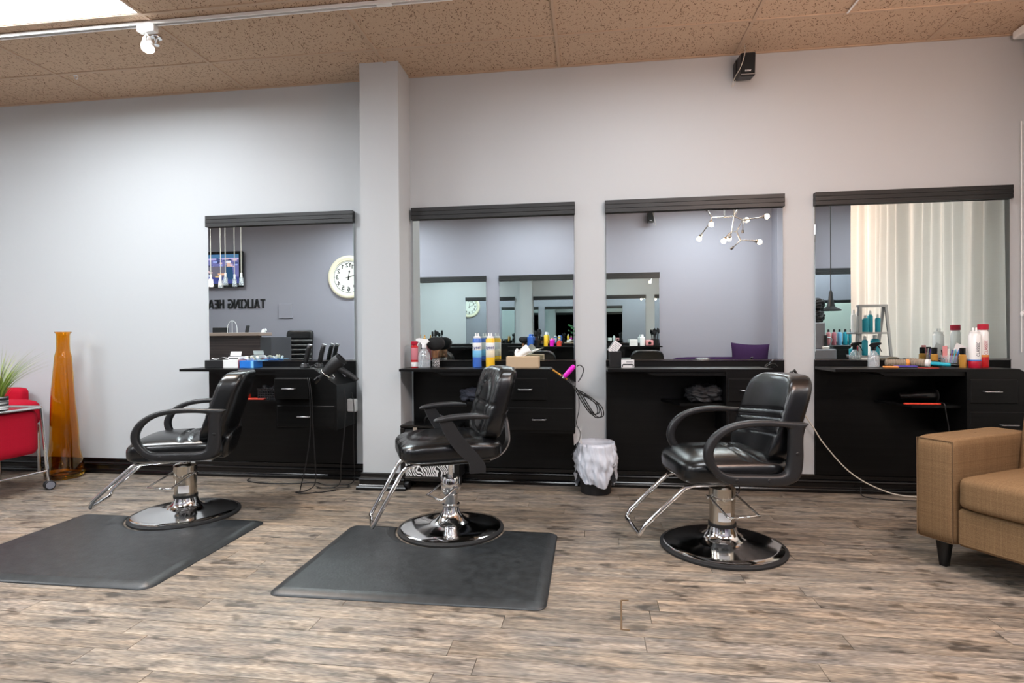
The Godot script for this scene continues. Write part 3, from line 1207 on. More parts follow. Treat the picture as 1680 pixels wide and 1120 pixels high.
func floor_mat(label: String, x0: float, x1: float, z0: float, z1: float, c: Vector2, r: float) -> void:
	# rubber mat with bevelled edges and a round cut-out at its back edge for the chair base
	var pts := []
	var R := 0.05
	for k in [[x0 + R, z1 - R, 90], [x1 - R, z1 - R, 0], [x1 - R, z0 + R, -90]]:
		for i in 6:
			var a: float = deg_to_rad(k[2] + 90.0 - 90.0 * i / 5.0)
			pts.append(Vector2(k[0] + R * cos(a), k[1] + R * sin(a)))
	# cut-out, from right to left along the back edge
	var half := sqrt(maxf(r * r - (z0 - c.y) * (z0 - c.y), 0.0001))
	var a0 := atan2(z0 - c.y, half)
	var a1 := atan2(z0 - c.y, -half)
	if a1 < a0:
		a1 += TAU
	var n := 26
	for i in n + 1:
		var a := lerpf(a0, a1, float(i) / n)
		pts.append(c + Vector2(cos(a), sin(a)) * r)
	for i in 6:
		var a := deg_to_rad(-90.0 - 90.0 * i / 5.0)
		pts.append(Vector2(x0 + R + R * cos(a), z0 + R + R * sin(a)))
	var poly := PackedVector2Array(pts)
	var ring_pts := func(inset: float) -> PackedVector2Array:
		var outp := PackedVector2Array()
		var m := poly.size()
		for i in m:
			var d0 := (poly[i] - poly[(i - 1 + m) % m])
			var d1 := (poly[(i + 1) % m] - poly[i])
			if d0.length() < 1e-5:
				d0 = d1
			if d1.length() < 1e-5:
				d1 = d0
			var nn := (d0.normalized().orthogonal() + d1.normalized().orthogonal())
			nn = nn.normalized() * minf(1.4, 2.0 / maxf(nn.length(), 0.6))
			outp.append(poly[i] + nn * inset)
		return outp
	var s := st()
	var sgn := 1.0
	var test: PackedVector2Array = ring_pts.call(0.02)
	if not Geometry2D.is_point_in_polygon(test[2], poly):
		sgn = -1.0
	var rows := []
	for q in [[0.0, 0.0005], [0.001, 0.004], [0.010, 0.009], [0.026, 0.0155], [0.040, 0.0190], [0.052, 0.020]]:
		var row := PackedVector3Array()
		for p in ring_pts.call(sgn * q[0]):
			row.append(V(p.x, q[1], p.y))
		rows.append(row)
	var pv := PackedVector3Array()
	grid(s, rows, true)
	var topp: PackedVector2Array = ring_pts.call(sgn * 0.052)
	var idx := Geometry2D.triangulate_polygon(poly)
	for i in range(0, idx.size(), 3):
		var tri := [topp[idx[i]], topp[idx[i + 1]], topp[idx[i + 2]]]
		if (tri[1] - tri[0]).cross(tri[2] - tri[0]) < 0.0:
			tri.reverse()
		for p in tri:
			s.set_smooth_group(-1)
			s.set_color(Color.WHITE)
			s.set_uv(Vector2.ZERO)
			s.add_vertex(V(p.x, 0.020, p.y))
	solo("floor_mat", label, "floor mat", s, M.mat_rubber, Vector3.ZERO, 0.0, "anti-fatigue mats under the chairs")

func build_chairs() -> void:
	chair_loop("black leather salon chair with looped arms on the left mat beside the amber vase", V(-2.505, 0, 0.95), PI + deg_to_rad(22), deg_to_rad(153), deg_to_rad(28), "black salon chairs")
	chair_blade("black leather salon chair with slanted blade arms, in front of the zebra case", V(-0.815, 0, 1.03), PI + deg_to_rad(24), "black salon chairs")
	chair_loop("black leather salon chair with looped arms standing without a mat, beside the brown armchair", V(0.625, 0, 1.14), PI + deg_to_rad(10), deg_to_rad(-173), deg_to_rad(-20), "black salon chairs")
	floor_mat("dark grey rubber mat under the chair beside the amber vase", -3.12, -1.925, 1.03, 1.945, Vector2(-2.505, 0.95), 0.318)
	floor_mat("dark grey rubber mat under the chair with blade arms, near the zebra case", -1.39, -0.215, 1.045, 1.93, Vector2(-0.815, 1.03), 0.306)

# ---------------------------------------------------------------- left group: vase, red cart, red chair, plant; ceiling fittings
func build_left_group() -> void:
	# tall amber glass floor vase, hollow, slightly wavy
	var prof := [[0.0, 0.004], [0.100, 0.004], [0.124, 0.012], [0.133, 0.040], [0.131, 0.070], [0.121, 0.120], [0.110, 0.170], [0.098, 0.225], [0.093, 0.290], [0.090, 0.38], [0.087, 0.46], [0.082, 0.56], [0.077, 0.66], [0.071, 0.75], [0.065, 0.83], [0.059, 0.90], [0.055, 0.95], [0.047, 0.985], [0.0435, 1.03], [0.043, 1.09], [0.045, 1.125], [0.055, 1.138], [0.0555, 1.142]]
	var o := []
	for p in prof:
		o.append(Vector2(p[0], p[1]))
	var full := curve(o, 3)
	var inner := []
	for i in range(full.size() - 1, -1, -1):
		var p: Vector2 = full[i]
		if p.y > 0.03:
			inner.append(Vector2(p.x - 0.005, p.y + 0.001))
	inner.append(Vector2(0.09, 0.030))
	inner.append(Vector2(0.0, 0.034))
	var all := full + inner
	var rows := []
	var seg := 48
	for p in all:
		var row := PackedVector3Array()
		for i in seg:
			var a := TAU * i / seg
			var w: float = 1.0 + 0.02 * sin(a * 2.0 + p.y * 9.0) + 0.012 * sin(a * 3.0 - p.y * 14.0)
			row.append(V(p.x * w * sin(a) + 0.004 * sin(p.y * 7.0), p.y, p.x * w * cos(a)))
		rows.append(row)
	var s := st()
	grid(s, rows, true)
	solo("floor_vase", "tall amber glass floor vase standing against the grey wall", "vase", s, M.amber, V(-4.135, 0, 0.185))

	# red upholstered cart with a glass top on a chrome frame with casters
	var t := thing("side_cart", "red fabric cart with glass top and chrome frame on casters, at left edge", "side table", V(-4.295, 0, 0.86))
	s = st()
	cushion(s, V(0, 0.425, 0), V(0.355, 0.158, 0.325), 0.12, 0.20, 48, 20)
	part(t, "fabric_body", s, M.red_fabric)
	s = st()
	var rr := []
	for k in [[1, 1, 0], [-1, 1, 1], [-1, -1, 2], [1, -1, 3]]:
		for i in 8:
			var a: float = (k[2] + i / 7.0) * PI / 2
			rr.append(V(k[0] * 0.29 + 0.08 * cos(a), 0.597, k[1] * 0.26 + 0.08 * sin(a)))
	var poly := PackedVector2Array()
	for p in rr:
		poly.append(Vector2(p.x, -p.z))
	prism(s, poly, 0.0, 0.010, Transform3D(Basis(V(1, 0, 0), V(0, 0, -1), V(0, 1, 0)), V(0, 0.588, 0)))
	part(t, "glass_top", s, M.glass_top)
	s = st()
	tube(s, rr, 0.0085, 8, true)
	part(t, "rim_tube", s, M.chrome)
	for k in [[1, 1], [1, -1], [-1, 1], [-1, -1]]:
		s = st()
		tube(s, [V(k[0] * 0.345, 0.597, k[1] * 0.315), V(k[0] * 0.36, 0.36, k[1] * 0.325), V(k[0] * 0.375, 0.10, k[1] * 0.335), V(k[0] * 0.380, 0.062, k[1] * 0.338)], 0.0105, 10)
		var leg := part(t, "leg", s, M.chrome)
		s = st()
		s = st()
		var ax := Basis(Vector3.UP, 1.05)
		var cpos := V(k[0] * 0.384, 0.034, k[1] * 0.338)
		for e in [-1.0, 1.0]:
			lathe(s, [Vector2(0.0, -0.008), Vector2(0.030, -0.008), Vector2(0.034, -0.004), Vector2(0.034, 0.004), Vector2(0.030, 0.008), Vector2(0.0, 0.008)], 28, Transform3D(ax * Basis(V(1, 0, 0), PI / 2), cpos + ax * V(0, 0, e * 0.016)))
		var wheel := part(leg, "caster", s, M.black_plastic)
		for e in [-1.0, 1.0]:
			s = st()
			lathe(s, [Vector2(0.0, -0.001), Vector2(0.026, -0.001), Vector2(0.026, 0.001), Vector2(0.0, 0.002)], 28, Transform3D(ax * Basis(V(1, 0, 0), PI / 2), cpos + ax * V(0, 0, e * 0.0255)))
			part(wheel, "hub_cap", s, M.grey_plastic)
	s = st()
	tube(s, [V(0.372, 0.155, 0.33), V(0.372, 0.135, -0.33)], 0.006, 8)
	part(t, "brace", s, M.chrome)

	# red chair behind it
	var ch := thing("lounge_chair", "red upholstered lounge chair against the wall behind the red cart", "chair", V(-4.76, 0, 0.25))
	s = st()
	cushion(s, V(0, 0.50, 0.05), V(0.40, 0.115, 0.195), 0.4, 0.35, 40, 18)
	part(ch, "seat", s, M.red_fabric)
	s = st()
	cushion(s, V(-0.02, 0.60, -0.155), V(0.20, 0.095, 0.045), 0.25, 0.25, 32, 16)
	part(ch, "backrest", s, M.red_fabric)
	for k in [[-1, -1], [1, -1], [-1, 1], [1, 1]]:
		part(ch, "leg", mtube([V(k[0] * 0.3, 0.0, k[1] * 0.16), V(k[0] * 0.3, 0.40, k[1] * 0.16)], 0.014, 10), M.chrome)

	# potted grass
	var pot := thing("potted_grass", "artificial green grass in a grey striped pot on the red cart", "potted plant", V(-4.045, 0.599, 0.76))
	s = st()
	var pp := [Vector2(0.0, 0.0), Vector2(0.046, 0.0), Vector2(0.052, 0.006)]
	for k in 12:
		pp.append(Vector2(0.054 + 0.0012 * (k % 2), 0.010 + k * 0.0068))
	pp += [Vector2(0.055, 0.095), Vector2(0.050, 0.095), Vector2(0.049, 0.078), Vector2(0.0, 0.078)]
	lathe(s, pp, 36)
	part(pot, "pot", s, M.pot)
	s = st()
	var r := RandomNumberGenerator.new()
	r.seed = 17
	for k in 260:
		var a := r.randf() * TAU
		var lean := sqrt(r.randf()) * 0.88
		var L := r.randf_range(0.26, 0.43)
		var d := V(cos(a), 0, sin(a))
		var side := V(-sin(a), 0, cos(a)) * r.randf_range(0.0014, 0.0026)
		var base := d * r.randf() * 0.03 + V(0, 0.075)
		var g := r.randf()
		var rows2 := []
		for j in 6:
			var f := j / 5.0
			var pnt := base + d * (lean * L * f * f * 0.8 + lean * L * f * 0.5) + V(0, L * (f - 0.32 * lean * f * f))
			var w := 1.0 - f * 0.92
			rows2.append(PackedVector3Array([pnt - side * w, pnt + side * w]))
		grid(s, rows2, false, Transform3D.IDENTITY, true, Color(0.09, 0.20, 0.02).lerp(Color(0.42, 0.50, 0.09), g))
	var fol := part(pot, "grass_blades", s, M.blade)
	fol.set_meta("kind", "stuff")

	# track rail and its one spot
	var tr := thing("track_rail", "white track lighting rail running along the tan ceiling", "track light", V(-4.0, CEIL, 0.965))
	s = st()
	for e in [-1.0, 1.0]:
		box(s, V(0, -0.010, e * 0.0135), V(6.4, 0.020, 0.009), 0.0015)
	box(s, V(0, -0.003, 0), V(6.4, 0.005, 0.03))
	part(tr, "rail_channel", s, M.white_paint)
	part(tr, "conductor_slot", mbox(V(0, -0.007, 0), V(6.38, 0.003, 0.018)), M.black_plastic)
	part(tr, "rail_joint", mbox(V(2.80, -0.0215, 0.0), V(0.09, 0.004, 0.03), 0.001), M.white_paint)
	var sp := thing("track_spotlight", "white adjustable spotlight clipped to the ceiling track, lit", "spotlight", V(-2.71, CEIL - 0.021, 0.965))
	part(sp, "adapter", mbox(V(0.0, -0.021, 0.0), V(0.115, 0.040, 0.045), 0.004), M.white_paint)
	s = st()
	tube(s, [V(-0.005, -0.040, 0.0), V(-0.005, -0.065, 0.0), V(0.012, -0.075, 0.03), V(0.012, -0.115, 0.034)], 0.006, 8)
	tube(s, [V(-0.005, -0.065, 0.0), V(-0.02, -0.075, -0.028), V(-0.02, -0.115, -0.030)], 0.006, 8)
	part(sp, "yoke", s, M.white_paint)
	var dir := V(0.30, -1.0, 0.30).normalized()
	var b := Basis(V(0, 0, 1).cross(dir).normalized(), V(0, 0, 1).angle_to(dir))
	var hb := b * Basis(V(1, 0, 0), PI / 2)
	s = st()
	lathe(s, [Vector2(0.0, -0.060), Vector2(0.018, -0.058), Vector2(0.026, -0.045), Vector2(0.029, -0.02), Vector2(0.036, 0.0), Vector2(0.039, 0.03), Vector2(0.036, 0.032), Vector2(0.033, 0.012), Vector2(0.0, 0.010)], 28, Transform3D(hb, V(0.0, -0.115, 0.0)))
	part(sp, "housing", s, M.white_paint)
	s = st()
	lathe(s, [Vector2(0.0, 0.026), Vector2(0.018, 0.025), Vector2(0.027, 0.020), Vector2(0.028, 0.013), Vector2(0.0, 0.013)], 24, Transform3D(hb, V(0.0, -0.115, 0.0)))
	part(sp, "bulb_lens", s, M.spot_glow)
	var l := SpotLight3D.new()
	l.name = "spot_light"
	l.light_color = Color(1.0, 0.90, 0.80)
	l.light_energy = 2.2
	l.light_size = 0.03
	l.spot_angle = 38.0
	l.spot_angle_attenuation = 0.8
	l.spot_range = 14.0
	l.spot_attenuation = 2.0
	l.shadow_enabled = true
	l.position = V(0.0, -0.115, 0.0) + dir * 0.036
	sp.add_child(l)
	l.basis = Basis.looking_at(dir, V(0, 0, 1))
	# sprinkler, small clear hook, stray white strip
	s = st()
	lathe(s, [Vector2(0.0, 0.0), Vector2(0.036, 0.0), Vector2(0.034, -0.006), Vector2(0.016, -0.010), Vector2(0.010, -0.024), Vector2(0.006, -0.040), Vector2(0.020, -0.046), Vector2(0.020, -0.049), Vector2(0.0, -0.050)], 24)
	solo("sprinkler_head", "small chrome fire sprinkler on the ceiling behind the spotlight", "sprinkler", s, M.chrome, V(-2.79, CEIL, 0.80))
	s = st()
	tube(s, curve([V(0, 0), V(0, -0.014), V(0.012, -0.028), V(0.024, -0.020), V(0.024, -0.010)], 4), 0.003, 6)
	box(s, V(0.006, -0.002), V(0.03, 0.004, 0.012), 0.001)
	solo("ceiling_hook", "small white hook on the ceiling grid at far left", "hook", s, M.white_gloss, V(-3.77, CEIL, 0.411))
	solo("ceiling_strip", "short bright white strip along a ceiling grid line above the third mirror", "strip", mbox(V(0, -0.004), V(0.012, 0.006, 0.20), 0.001), M.white_gloss, V(1.52, CEIL - 0.001, 0.55))

# ---------------------------------------------------------------- right group: brown armchair, curtain, speaker, bin, case
func build_right_group() -> void:
	var t := thing("armchair", "brown woven fabric armchair with tapered black legs at the right edge", "armchair", V(1.475, 0, 1.245), deg_to_rad(-60))
	var W := 1.0
	var s := st()
	for x in [0.082, W - 0.082]:
		s = st()
		cushion(s, V(x, 0.365, -0.31), V(0.082, 0.238, 0.31), 0.10, 0.10, 48, 28)
		var arm := part(t, "arm", s, M.sofa)
		var lp := []
		for k in [[-1, -1], [1, -1], [1, 1], [-1, 1]]:
			lp.append(V(x + k[0] * 0.0765, 0.365 + k[1] * 0.228, -0.0065))
		s = st()
		tube(s, curve(lp, 1, true), 0.0024, 6, true)
		part(arm, "piping", s, M.sofa_seam)
	s = st()
	box(s, V(W / 2, 0.215, -0.30), V(W - 0.33, 0.165, 0.56), 0.012)
	part(t, "front_rail", s, M.sofa)
	s = st()
	cushion(s, V(W / 2, 0.372, -0.27), V(W / 2 - 0.166, 0.076, 0.275), 0.26, 0.16, 64, 28, func(q: Vector3, p: Vector3) -> Vector3: return p + V(0, 0.014 * maxf(q.y, 0.0) * (1.0 - q.x * q.x) * (1.0 - q.z * q.z), 0.004 * sin(q.x * 21.0) * maxf(q.z, 0.0) * (1.0 - absf(q.y))))
	part(t, "seat_cushion", s, M.sofa)
	s = st()
	cushion(s, V(W / 2, 0.50, -0.555), V(W / 2 - 0.166, 0.28, 0.075), 0.2, 0.2, 48, 28, func(q: Vector3, p: Vector3) -> Vector3: return p + V(0, 0, -0.05 * q.y))
	part(t, "backrest", s, M.sofa)
	for k in [[0.075, -0.09], [W - 0.075, -0.09], [0.075, -0.53], [W - 0.075, -0.53]]:
		s = st()
		lathe(s, [Vector2(0.0, 0.0), Vector2(0.020, 0.0), Vector2(0.036, 0.132), Vector2(0.0, 0.132)], 4, Transform3D(Basis(Vector3.UP, PI / 4), V(k[0], 0, k[1])), 10.0)
		part(t, "leg", s, M.black)

	# curtain hanging along the right wall
	var cu := thing("curtain", "floor-length white sheer curtain hanging along the right wall", "curtain", V(2.735, 0, 0))
	s = st()
	var rows := []
	var ny := 14
	var nz := 420
	for j in ny + 1:
		var y := lerpf(2.955, 0.03, float(j) / ny)
		var row := PackedVector3Array()
		for i in nz + 1:
			var z := lerpf(0.16, 2.34, float(i) / nz)
			var ph := z * 40.0 + 1.6 * sin(z * 7.3) + 0.9 * sin(z * 17.0 + 1.0)
			var amp := 0.026 + 0.012 * sin(z * 5.1 + 0.6)
			var x := amp * sin(ph) + 0.008 * sin(ph * 2.0 + y * 0.8) + 0.006 * sin(z * 9.0 + y * 1.7)
			x -= 0.06 * exp(-(2.955 - y) / 0.25) * exp(-(z - 0.16) / 0.3)
			row.append(V(x, y, z + 0.012 * cos(ph)))
		rows.append(row)
	grid(s, rows)
	part(cu, "curtain_fabric", s, M.curtain)
	part(cu, "heading_rail", mbox(V(-0.02, 2.985, 1.23), V(0.09, 0.05, 2.32), 0.006), M.white_paint)
	var wd := thing("curtain_wand", "thin white curtain wand hanging in the corner at the right edge", "wand", V(2.752, 0, 0.03))
	part(wd, "rod", mtube([V(0, 2.45, 0), V(0, 0.95, 0)], 0.004, 8), M.white_gloss)
	s = st()
	cushion(s, V(0.004, 1.20, 0), V(0.012, 0.02, 0.012), 1.0, 1.0, 16, 10)
	part(wd, "knob", s, M.white_gloss)

	# wall speaker above the third mirror
	wall_speaker("small black wall speaker under the ceiling above the third mirror", V(1.02, 2.885, 0.10), 0.0)

	# waste bin with a white liner
	var b := thing("waste_bin", "black waste bin with a crumpled white plastic liner beside the second station", "waste bin", V(0.0, 0, 0.175))
	s = st()
	lathe(s, [Vector2(0.0, 0.004), Vector2(0.100, 0.0), Vector2(0.104, 0.004), Vector2(0.126, 0.33), Vector2(0.122, 0.33), Vector2(0.100, 0.008), Vector2(0.0, 0.008)], 40)
	part(b, "bucket", s, M.black_plastic)
	s = st()
	rows = []
	var n := 130
	var wn := FastNoiseLite.new()
	wn.seed = 4
	wn.frequency = 1.0
	for j in 18:
		var row := PackedVector3Array()
		for i in n:
			var a := TAU * i / n
			var hem := 0.105 + 0.055 * sin(a * 3.0 - 1.6) + 0.03 * sin(a * 5.0 + 2.0)
			if j < 5:
				# inside of the rim
				var f := j / 5.0
				var rr := lerpf(0.102, 0.121, f)
				row.append(V(sin(a) * rr, lerpf(0.24, 0.343, f), cos(a) * rr))
			else:
				var f := (j - 5) / 12.0
				var y := lerpf(0.350, hem, f)
				var wr := 0.030 * wn.get_noise_3d(sin(a) * 3.2, y * 13.0, cos(a) * 3.2) + 0.016 * wn.get_noise_3d(sin(a) * 8.0, y * 30.0 + 5.0, cos(a) * 8.0)
				var rr := 0.130 + 0.020 * sin(f * 2.6) + wr * sin(f * PI * 0.5 + 0.2) + 0.012 * sin(a * 2.0 + 1.0) * f
				row.append(V(sin(a) * rr, y, cos(a) * rr))
		rows.append(row)
	grid(s, rows, true)
	part(b, "liner", s, M.plastic_bag)
	s = st()
	grid(s, [PackedVector3Array([V(-0.115, 0.33, 0.06), V(-0.09, 0.36, 0.075), V(-0.06, 0.345, 0.09)]), PackedVector3Array([V(-0.12, 0.40, 0.055), V(-0.095, 0.415, 0.07), V(-0.068, 0.425, 0.08)]), PackedVector3Array([V(-0.105, 0.455, 0.05), V(-0.085, 0.45, 0.06), V(-0.06, 0.465, 0.07)])])
	solo("paper_tag", "crumpled white paper tag hanging at the waste bin's rim", "tag", s, M.paper, V(-0.03, 0, 0.175))

	solo("tape_residue", "faint brown bracket-shaped tape residue on the wood floor", "stain", mtube([V(0.112, 0.0006, 1.797), V(0.082, 0.0006, 1.80), V(0.070, 0.0006, 2.035), V(0.10, 0.0006, 2.036)], 0.0035, 4), M.residue)
	# zebra-print rolling case behind the second chair
	var c := thing("rolling_case", "black rolling case with zebra print sides behind the blade-armed chair", "case", V(-1.155, 0, 0.165))
	part(c, "case_body", mbox(V(0, 0.255, 0), V(0.42, 0.36, 0.20), 0.012), M.black)
	s = st()
	var q := [V(-0.175, 0.10, 0.1015), V(0.175, 0.10, 0.1015), V(0.175, 0.40, 0.1015), V(-0.175, 0.40, 0.1015)]
	for k in [0, 2, 1, 0, 3, 2]:
		s.set_smooth_group(-1)
		s.set_color(Color.WHITE)
		s.set_uv(Vector2(q[k].x / 0.3, q[k].y / 0.3))
		s.add_vertex(q[k])
	part(c, "zebra_panel", s, M.zebra)
	s = st()
	for x in [-0.195, 0.195]:
		box(s, V(x, 0.25, 0.092), V(0.034, 0.38, 0.03), 0.006)
	box(s, V(0, 0.08, 0.092), V(0.42, 0.03, 0.03), 0.006)
	part(c, "edge_frame", s, M.black_gloss)
	part(c, "lid", mbox(V(0, 0.447, 0), V(0.43, 0.024, 0.21), 0.008), M.black_gloss)
	part(c, "latch", mbox(V(-0.10, 0.425, 0.111), V(0.03, 0.04, 0.008), 0.002), M.chrome)
	part(c, "handle", mtube(curve([V(-0.06, 0.458, 0.0), V(-0.05, 0.50, 0.0), V(0.02, 0.525, 0.0), V(0.09, 0.50, 0.0), V(0.11, 0.458, 0.0)], 5), 0.010, 8), M.black_gloss)
	for x in [-0.17, 0.17]:
		s = st()
		for zz in [-0.07, 0.07]:
			cyl(s, V(x - 0.015, 0.036, zz), V(x + 0.015, 0.036, zz), 0.036, 20)
			box(s, V(x, 0.062, zz), V(0.034, 0.03, 0.04), 0.003)
		part(c, "wheels", s, M.black_plastic)

var speaker_proto: Node3D
func wall_speaker(label: String, at: Vector3, turn: float) -> void:
	if speaker_proto != null:
		dup(speaker_proto, at, turn, label)
		return
	var t := thing("wall_speaker", label, "speaker", at, turn, "small black wall speakers")
	speaker_proto = t
	var tilt := Transform3D(Basis(V(1, 0, 0), 0.13), V(0, 0, 0))
	var s := st()
	box(s, V(0, 0, 0.02), V(0.095, 0.150, 0.10), 0.006, tilt)
	part(t, "cabinet", s, M.black_plastic)
	s = st()
	box(s, V(0, 0.008, 0.074), V(0.088, 0.128, 0.008), 0.004, tilt)
	var gr := part(t, "grille", s, M.black_matte)
	s = st()
	box(s, V(0, -0.062, 0.0715), V(0.088, 0.004, 0.004), 0.001, tilt)
	part(t, "trim_line", s, M.steel)
	var tx := text_mesh("SONY", 0.010, 0.001, true, true)
	var o := part(gr, "lettering", tx, M.white)
	o.transform = tilt * Transform3D(Basis.IDENTITY, V(0, -0.042, 0.0785))
	part(t, "bracket", mbox(V(-0.040, 0.012, -0.060), V(0.03, 0.115, 0.076), 0.004), M.black_plastic)
	part(t, "cable", mtube(curve([V(-0.025, 0.125, 0.075), V(-0.03, 0.05, 0.11), V(-0.05, -0.03, 0.09), V(-0.075, -0.075, 0.03), V(-0.080, -0.105, -0.03), V(-0.06, -0.09, -0.06), V(-0.05, -0.06, -0.05)], 6), 0.0022, 6), M.cable_white)

# ---------------------------------------------------------------- things on and under the counters
func can(called: String, label: String, at: Vector3, r: float, h: float, body: Material, cap: Material, words := "", turned := false, text_h := 0.01, tmat: Material = null, double_nozzle := false, group := "", bands := []) -> Node3D:
	var t := thing(called, label, "can" if called.contains("can") else "bottle", at, 0.0, group)
	part(t, "can_body", mlathe([Vector2(0, 0.0), Vector2(r - 0.003, 0.0), Vector2(r, 0.004), Vector2(r, h * 0.80), Vector2(r - 0.002, h * 0.815), Vector2(r * 0.72, h * 0.875), Vector2(r * 0.62, h * 0.88), Vector2(0, h * 0.88)], 32), body)
	for b in bands:
		part(t, "printed_band", mlathe([Vector2(r + 0.0002, b[0] * h), Vector2(r + 0.0004, b[0] * h + 0.0005), Vector2(r + 0.0004, b[1] * h - 0.0005), Vector2(r + 0.0002, b[1] * h)], 32), b[2])
	if double_nozzle:
		part(t, "collar", mlathe([Vector2(r * 0.8, h * 0.85), Vector2(r * 0.82, h * 0.90), Vector2(r * 0.55, h * 0.915), Vector2(0, h * 0.915)], 28), cap)
		var s := st()
		for x in [-0.009, 0.009]:
			cyl(s, V(x, h * 0.905, 0), V(x, h * 1.0, 0), 0.0065, 12, 0.005)
		part(t, "nozzle", s, cap)
	else:
		part(t, "cap", mlathe([Vector2(r * 0.62, h * 0.86), Vector2(r * 0.98, h * 0.87), Vector2(r * 0.98, h * 0.99), Vector2(r * 0.9, h), Vector2(0, h)], 32), cap)
	if words != "":
		part(t, "lettering", text_round(words, text_h, r + 0.0006, h * (0.46 if turned else 0.58), turned), tmat)
	return t

func trigger_bottle(label: String, at: Vector3, turn: float, head: Material, sc := 1.0) -> void:
	var t := thing("spray_bottle", label, "spray bottle", at, turn, "clear trigger spray bottles")
	t.scale = V(sc, sc, sc)
	part(t, "flask", mlathe([Vector2(0, 0.0), Vector2(0.036, 0.0), Vector2(0.040, 0.005), Vector2(0.040, 0.065), Vector2(0.034, 0.095), Vector2(0.020, 0.118), Vector2(0.013, 0.125), Vector2(0.013, 0.135), Vector2(0.011, 0.135), Vector2(0.011, 0.124), Vector2(0.032, 0.094), Vector2(0.038, 0.065), Vector2(0.038, 0.004), Vector2(0, 0.004)], 32), M.clear)
	part(t, "water", mlathe([Vector2(0, 0.0045), Vector2(0.0375, 0.0045), Vector2(0.0375, 0.040), Vector2(0, 0.040)], 28), M.clear)
	part(t, "collar", mlathe([Vector2(0, 0.128), Vector2(0.016, 0.128), Vector2(0.016, 0.148), Vector2(0.010, 0.152), Vector2(0, 0.152)], 20), head)
	var s := st()
	prism(s, PackedVector2Array([Vector2(-0.014, 0.150), Vector2(0.016, 0.150), Vector2(0.022, 0.163), Vector2(0.050, 0.172), Vector2(0.052, 0.186), Vector2(0.030, 0.190), Vector2(-0.022, 0.182), Vector2(-0.034, 0.168)]), -0.009, 0.009)
	part(t, "spray_head", s, head)
	s = st()
	tube(s, curve([V(0.026, 0.166), V(0.040, 0.152), V(0.050, 0.130), V(0.058, 0.116)], 4), 0.0045, 8, false, 0.003)
	part(t, "trigger", s, head)
	part(t, "dip_tube", mtube([V(0.0, 0.128), V(0.008, 0.06), V(0.018, 0.008)], 0.0022, 6), M.white)

func hair_dryer(label: String, at: Vector3, rot: Vector3, m: Material, cord: Array, sc := 1.0) -> void:
	var t := thing("hair_dryer", label, "hair dryer", at)
	t.rotation = rot
	t.scale = V(sc, sc, sc)
	# barrel along local x (nozzle to -x), handle down from the rear
	var xf := Transform3D(Basis(V(0, 0, 1), PI / 2), Vector3.ZERO)
	var s := st()
	lathe(s, [Vector2(0, -0.075), Vector2(0.030, -0.075), Vector2(0.040, -0.068), Vector2(0.043, -0.045), Vector2(0.040, 0.0), Vector2(0.031, 0.05), Vector2(0.027, 0.085), Vector2(0.027, 0.10), Vector2(0.022, 0.10), Vector2(0.0, 0.09)], 30, xf)
	part(t, "barrel", s, m)
	s = st()
	lathe(s, [Vector2(0.026, 0.098), Vector2(0.029, 0.10), Vector2(0.026, 0.14), Vector2(0.022, 0.14), Vector2(0.0, 0.13)], 24, xf)
	part(t, "nozzle", s, M.black_gloss)
	s = st()
	tube(s, curve([V(0.02, -0.02), V(0.036, -0.07), V(0.050, -0.12), V(0.058, -0.165)], 5), 0.020, 14, false, 0.0145)
	part(t, "handle", s, m)
	s = st()
	for k in 5:
		lathe(s, [Vector2(0.040 - k * 0.0065, -0.0765), Vector2(0.043 - k * 0.0065, -0.0765), Vector2(0.043 - k * 0.0065, -0.080), Vector2(0.040 - k * 0.0065, -0.080)], 24, xf)
	part(t, "rear_grille", s, M.black_matte)
	part(t, "switch", mbox(V(0.022, -0.085, 0.0), V(0.010, 0.030, 0.012), 0.002), M.grey_plastic)
	if cord.size():
		solo("dryer_cord", label.replace("hair dryer", "cord of the hair dryer"), "cord", mtube(curve(cord, 7), 0.0036, 7), M.cable)

func cloth_heap(called: String, label: String, at: Vector3, h: Vector3, m: Material, sd: int) -> void:
	var n := FastNoiseLite.new()
	n.seed = sd
	n.frequency = 1.0
	var s := st()
	cushion(s, V(0, h.y, 0), h, 0.55, 0.6, 72, 40, func(q: Vector3, p: Vector3) -> Vector3:
		var f := n.get_noise_3d(p.x * 14.0, p.y * 34.0, p.z * 14.0)
		var g := n.get_noise_3d(p.x * 30.0 + 7.0, p.y * 60.0, p.z * 30.0)
		var o := p + q.normalized() * (f * 0.030 + g * 0.014)
		o.y = maxf(o.y, 0.001)
		return o)
	solo(called, label, "cloth", s, m, at)

